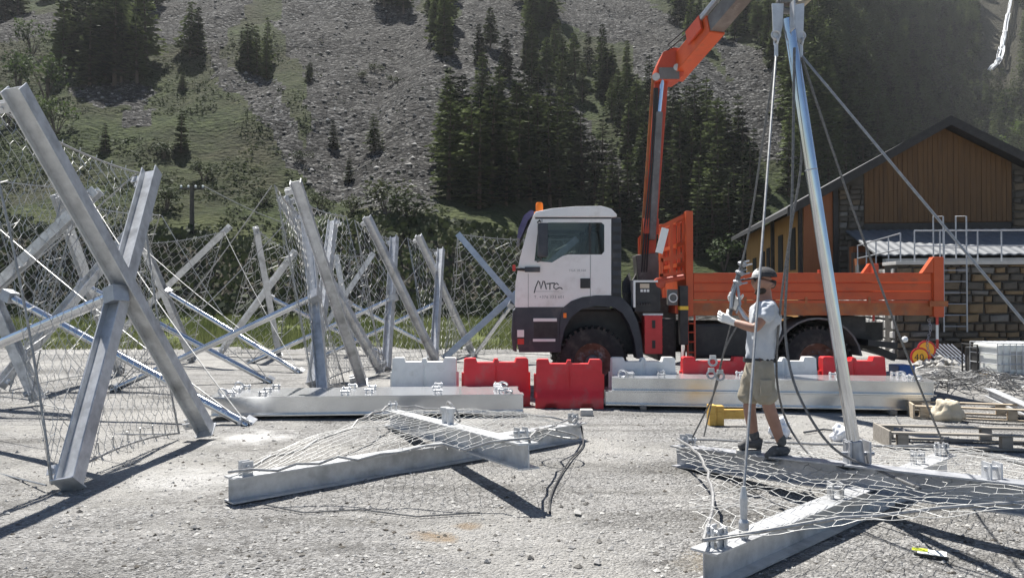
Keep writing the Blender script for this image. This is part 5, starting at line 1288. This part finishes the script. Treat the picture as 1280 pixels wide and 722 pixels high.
blob('cement_sack', PG(1185,526), (.19,.14,.19), 'sack', 'slumped beige sack behind the yellowish timber frame', 'sack', 2, .3)
blob('plastic_bag', PG(974,546), (.11,.08,.15), 'bag_white', 'white plastic bag on gravel behind the worker legs', 'bag', 5, .45)
blob('plastic_bag', PG(1052,551), (.11,.08,.12), 'bag_white', 'white plastic bag on gravel beside the upright pole', 'bag', 9, .4)
btp = PG(980,538); bt = thing('water_bottle', btp, 'small blue water bottle beside the plastic bag behind the worker', 'bottle')
MB().lathe(btp, (0,0,1), [(.03,0),(.033,.02),(.033,.14),(.014,.18),(.014,.19)], 14).build('body', 'bottle_blue', bt, smooth=True); MB().lathe(btp+Z*.19, (0,0,1), [(.016,0),(.016,.02)], 12).build('cap', 'bag_white', bt)
yb = PG(897,532); yw = thing('yellow_formwork_beam', yb, 'yellow timber formwork beam with block end behind the worker', 'timber beam')
MB().lohi((yb.x-.10,yb.y,0),(yb.x-.01,yb.y+.16,.26)).build('end_block', 'wood_yellow', yw, bevel=.008); MB().lohi((yb.x-.006,yb.y+.02,0),(yb.x+.09,yb.y+.16,.25)).build('end_block', 'wood_yellow', yw, bevel=.008)
MB().lohi((yb.x+.092,yb.y+.05,.08),(yb.x+.36,yb.y+.13,.20)).build('web', 'wood_yellow', yw, bevel=.006)
lb = thing('loose_beam', PG(1240,508), 'single bright steel beam lying askew by the timber frames', 'steel beam')
MB().ibeam(PG(1236,506)+Z*.2, PG(1330,548)+Z*.14, Z, .12, .13, .01, .008).build('profile', 'galvanised', lb, fix=True)
cr_ = MB(); cr_.tube([PG(1005,540,.02), PG(1030,536,.02), PG(1060,540,.02), PG(1085,552,.02)], .014, 6); cr_.tube([PG(1120,520,.02), PG(1128,535,.05), PG(1140,552,.02)], .012, 6)
tag(cr_.build('loose_cable', 'cable_dark', smooth=True), 'loose dark cable curling on gravel between pole and timber frames', 'cable')
for px, py, s, lbx in ((722,640,.05,'fist sized pale stone on gravel near the end of the black cable'), (246,658,.045,'dark stone on open gravel near the long shadows'), (747,702,.04,'grey stone alone on the near gravel'), (545,664,.0,None)):
    if s: mb = MB(); pebble(mb, PG(px,py,.015), s, .7); tag(mb.build('stone', 'stone_pale' if 'pale' in lbx else 'rock', fix=True), lbx, 'stone')

# ------------------------------------------------------------------ worker
MY = 6.72
def J(px, py, dy=0): return PX(px, py, MY+dy)
def skin(name, vs, es, mt, parent, sub=2, root=0, crease=0):
    me = bpy.data.meshes.new(name); o0 = world_loc(parent)
    me.from_pydata([tuple(v[0]-o0) for v in vs], es, [])
    o = bpy.data.objects.new(name, me); col.objects.link(o)
    sm = o.modifiers.new('s', 'SKIN'); sm.use_smooth_shade = True; ss = o.modifiers.new('u', 'SUBSURF'); ss.levels = sub; ss.render_levels = sub
    for k, v in enumerate(vs):
        r = v[1]; d = me.skin_vertices[0].data[k]; d.radius = r if isinstance(r, tuple) else (r, r); d.use_root = (k == root)
    bpy.context.view_layer.update()
    m2 = bpy.data.meshes.new_from_object(o.evaluated_get(bpy.context.evaluated_depsgraph_get())); bpy.data.objects.remove(o)
    if crease:
        for v in m2.vertices:
            q = v.co; a = noise.noise((q.x*16, q.y*16, q.z*9)) + .6*noise.noise((q.x*34+5, q.y*34, q.z*20)); v.co = q + v.normal*(crease*a)
    m2.polygons.foreach_set('use_smooth', [True]*len(m2.polygons)); m2.materials.clear(); m2.materials.append(M[mt])
    r = bpy.data.objects.new(name, m2); col.objects.link(r); r.parent = parent; return r
pr = thing('person', J(955,572), 'worker in pale grey shirt, tan shorts and dark cap gripping rope fittings with white gloves', 'person')
hip = J(949,456); ch_ = J(954,412); sh = J(957,384); nk = J(956,371)
hl_, hr_ = J(951,462,-.09), J(946,462,.09)
kl, kr = J(961,508,-.10), J(936,507,.10); al, ar = J(977,555,-.10), J(943,548,.10)
sl, sr = J(961,386,-.18), J(955,386,.17); el_, er_ = J(944,411,-.24), J(938,409,.16); wl_, wr_ = J(916,402,-.12), J(921,383,.08)
body = [(hip,(.09,.08)),(ch_,(.10,.08)),(sh,(.075,.06)),(nk,.058),(J(956,364),.058),(J(953.5,357),.084),(J(953,349),.094),(J(955,342),.075),
        (hl_,.07),(kl,.056),(lerp(kl,al,.35),.056),(al,.038),(hr_,.07),(kr,.056),(lerp(kr,ar,.35),.056),(ar,.038),
        (sl,.05),(lerp(sl,el_,.55),.046),(el_,.043),(lerp(el_,wl_,.35),.042),(wl_,.028),(sr,.05),(lerp(sr,er_,.55),.046),(er_,.043),(lerp(er_,wr_,.35),.042),(wr_,.028),
        (J(941.5,353.5),.016),(J(944,360),.030),(J(959,352,-.085),.016)]
bes = [(0,1),(1,2),(2,3),(3,4),(4,5),(5,6),(6,7),(0,8),(8,9),(9,10),(10,11),(0,12),(12,13),(13,14),(14,15),(2,16),(16,17),(17,18),(18,19),(19,20),(2,21),(21,22),(22,23),(23,24),(24,25),(5,26),(4,27),(5,28)]
skin('body', body, bes, 'skin', pr)
skin('shirt', [(J(949.5,463),(.145,.13)),(J(950,436),(.145,.12)),(J(954,412),(.165,.14)),(J(957,392),(.135,.12)),(J(957,375),(.075,.07)),(J(961,387,-.18),.085),(lerp(sl,el_,.45),.075),(lerp(sl,el_,.62),.074),(J(955,387,.17),.085),(lerp(sr,er_,.45),.075),(lerp(sr,er_,.62),.074)],
     [(0,1),(1,2),(2,3),(3,4),(3,5),(5,6),(6,7),(3,8),(8,9),(9,10)], 'shirt', pr, 3, 0, .018)
skin('shorts', [(J(949,440),(.115,.105)),(J(949,462),(.125,.125)),(J(953,472,-.09),.108),(J(957,492,-.10),.098),(J(960.5,506,-.10),.102),(J(944,472,.09),.108),(J(937,492,.10),.098),(J(934,505,.10),.104)],
     [(0,1),(1,2),(2,3),(3,4),(1,5),(5,6),(6,7)], 'shorts', pr, 3, 0, .013)
bt_ = MB(); hc = J(949,449.5); nb_ = 24
for k in range(nb_):
    a, b = [2*math.pi*(k+e)/nb_ for e in (0, 1)]
    q = [hc + Vector((math.cos(t)*.128*s, math.sin(t)*.122*s, z)) for z in (-.018,.018) for t, s in ((a,1),(b,1),(b,1.05),(a,1.05))]
    bt_.hexa(q)
bt_.build('belt', 'cap_dark', pr, fix=True)
for py_, dy_ in ((470,-.205),): MB().prism([(-.05,-.085),(.045,-.085),(.05,.05),(-.045,.05)], lambda u, v, d: J(958,482,-.2) + Vector((u, d, v)), -.008, .03).build('pocket', 'shorts', pr, bevel=.006)
def shoe(an, toe, heel, dy):
    a = Vector(an); t = Vector(toe); h = Vector(heel)
    s = skin('shoe', [(a + Vector((0,0,-.03)),.052),(lerp(a,h,.75)+Vector((0,0,.01)),.05),(lerp(a,t,.45),.046),(lerp(a,t,.8)+Vector((0,0,.0)),.042),(t,.032)], [(0,1),(0,2),(2,3),(3,4)], 'shoe', pr)
    ms = MB(); d = (t-h); d.z = 0; d.normalize(); x = Vector((-d.y,d.x,0)); zb = min(t.z,h.z)-.045
    P = []
    for k, wd in ((-.03,.022),(.04,.042),(.5,.040),(.85,.050),(1.0,.042),(1.08,.02)): P.append((k, wd))
    L = (t-h).length; o = [h + d*(k*L) - x*w_ for k, w_ in P] + [h + d*(k*L) + x*w_ for k, w_ in P[::-1]]
    n_ = len(o); ms.add([Vector((q.x,q.y,zb)) for q in o] + [Vector((q.x,q.y,zb+.032)) for q in o], [(i,(i+1)%n_,n_+(i+1)%n_,n_+i) for i in range(n_)] + [tuple(range(n_))[::-1], tuple(range(n_,2*n_))])
    ms.build('sole', 'sole', s, fix=True)
    k = skin('sock', [(a + Vector((0,0,-.02)),.045),(a + Vector((0,0,.04)),.046),(lerp(a, kl if dy < 0 else kr, .26),.05)], [(0,1),(1,2)], 'sock', pr)
shoe(al, J(957,573,-.10), J(988,570,-.10), -1); shoe(ar, J(923,560,.10), J(950,557,.10), 1)
# head wear, hair, glasses
cp = J(955.5,347); bm = bmesh.new(); bmesh.ops.create_uvsphere(bm, u_segments=24, v_segments=14, radius=1)
mb = MB(); ml = MB()
bm.verts.ensure_lookup_table()
for f in bm.faces:
    if f.calc_center_median().z < -.06: continue
    tgt = ml if f.calc_center_median().x < -.66 and f.calc_center_median().z > .1 else mb
    tgt.add([cp + Vector((v.co.x*.106, v.co.y*.094, v.co.z*.088+.006)) for v in f.verts], [tuple(range(len(f.verts)))])
bm.free()
cpo = mb.build('cap', 'cap_dark', pr, smooth='all'); ml.build('cap_front', 'cap_light', cpo, smooth='all')
bill = MB(); bl_ = []
for k in range(9):
    a = -1.2 + 2.4*k/8; bl_.append((cp + Vector((-.085*math.cos(a)-.015, .09*math.sin(a), .0)), cp + Vector((-.085*math.cos(a)-.105*math.cos(a)**.7*1.0-.01, .088*math.sin(a), -.028*math.cos(a)))))
for k in range(8):
    A, B = bl_[k]; C_, D = bl_[k+1]; th = Vector((0,0,.008)); bill.hexa([A, C_, D, B, A+th, C_+th, D+th, B+th])
bill.build('cap_bill', 'cap_dark', cpo, fix=True)
skin('hair', [(J(963,349),.06),(J(963.5,355),.05),(J(962,361),.04)], [(0,1),(1,2)], 'hair', pr)
skin('beard_and_shade', [(J(944.5,361),.032),(J(950,365,-.035),.042),(J(958,361.5,-.072),.030),(J(950,365,.035),.042),(J(958,361.5,.072),.030)], [(0,1),(1,2),(0,3),(3,4)], 'hair', pr)  # beard made fuller so its dark colour also carries the face's shade
mb = MB(); mb.box(J(944,351,-.035), (.018,.048,.026)); mb.box(J(944,351,.035), (.018,.048,.026)); mb.build('sunglasses', 'lens_dark', pr, bevel=.008)
# gloves, five fingers each
def glove(wr, pal, fdir, side_, thumb, curl):
    wr = Vector(wr); pal = Vector(pal); f = fdir.normalized(); s = side_.normalized(); c = curl.normalized()
    vs = [(wr + (wr-pal)*.6, .035), (wr, .032), (pal, (.036,.040))]; es = [(0,1),(1,2)]
    for k, (o_, ln) in enumerate(((-.034,.070),(-.012,.082),(.012,.078),(.032,.062))):
        b = pal + s*o_ + f*.035; i = len(vs)
        vs += [(b, .0125), (b + f*ln*.45 + c*ln*.10, .0115), (b + f*ln*.72 + c*ln*.42, .0105), (b + f*ln*.70 + c*ln*.80, .0095)]; es += [(2,i),(i,i+1),(i+1,i+2),(i+2,i+3)]
    i = len(vs); t = Vector(thumb).normalized()
    vs += [(pal - f*.01 + t*.035, .015), (pal + t*.06 + c*.03, .0125), (pal + f*.02 + t*.065 + c*.06, .011)]; es += [(2,i),(i,i+1),(i+1,i+2)]
    return skin('glove', vs, es, 'glove', pr, 2, 2)
glove(wl_, J(907,398,-.09), Vector((-.55,.55,.25)), Vector((.1,.3,1)), Vector((.2,.3,1)), Vector((.75,.8,.1)))
glove(wr_, J(918,376,.06), Vector((-.5,-.3,.6)), Vector((.5,.2,.6)), Vector((.6,-.5,.4)), Vector((.2,-1,.2)))
# rope fittings in the worker's hands
rg = thing('rope_fitting', J(918,370,-.02), 'cluster of rope clamps, thimble and shackle held up in the white gloves', 'rope fitting')
MB().tube([J(929,326,-.02), J(924,342,-.02), J(917,362,-.02), J(912,398,-.03)], [.014,.022,.024,.016], 8).build('rope_end', 'cable_dark', rg, smooth=True)
lpm = MB(); lpm.tube([J(921,352,-.03), J(915,368,-.04), J(914,384,-.05), J(920,391,-.05), J(925,380,-.05), J(923,364,-.04), J(921,352,-.03)], .013, 8); lpm.build('thimble_loop', 'galvanised_dull', rg, smooth=True)
for px, py in ((928,330),(925,341),(922,353)):
    mb = MB(); q = J(px,py,-.02); mb.box(q, (.055,.05,.035), Matrix.Rotation(.5,3,'Y')); mb.ring(q, (.4,0,1), .034, .009, 12, 6); mb.tube([q + Vector((.03,-.02,-.01)), q + Vector((.075,-.03,.0))], .009, 6); mb.tube([q + Vector((.02,.02,.02)), q + Vector((.065,.02,.03))], .009, 6); mb.build('rope_clamp', 'galvanised_dull', rg)
MB().tube([J(924,384,-.06), J(930,395,-.12), J(935,400,-.16)], .014, 8).build('steel_rod', 'galvanised', rg, smooth=True)
hg = thing('hanging_shackles', J(893,460,.2), 'pair of shackles hanging on the rope below the gloves', 'shackle')
for px, py in ((891,452),(889,468),(900,470)):
    mb = MB(); q = J(px,py,.15); mb.ring(q, (.3,1,0), .034, .011, 12, 6); mb.box(q + Z*.04, (.05,.035,.035)); mb.build('shackle', 'galvanised', hg)

# ------------------------------------------------------------------ mountain air
hz_ = MB().lohi((-640,-60,-4),(640,480,360)).build('haze', M['rock']); hz_.data.materials.clear()
hm = bpy.data.materials.new('haze'); hm.use_nodes = True; N = hm.node_tree.nodes
for n_ in list(N):
    if n_.type == 'BSDF_PRINCIPLED': N.remove(n_)
pv = N.new('ShaderNodeVolumePrincipled'); pv.inputs['Color'].default_value = (.9,.93,.97,1); pv.inputs['Density'].default_value = .0002; pv.inputs['Anisotropy'].default_value = .25
hm.node_tree.links.new(pv.outputs[0], N['Material Output'].inputs['Volume']); hz_.data.materials.append(hm)
tag(hz_, 'thin bluish mountain air over the whole valley', 'haze', kind='stuff')
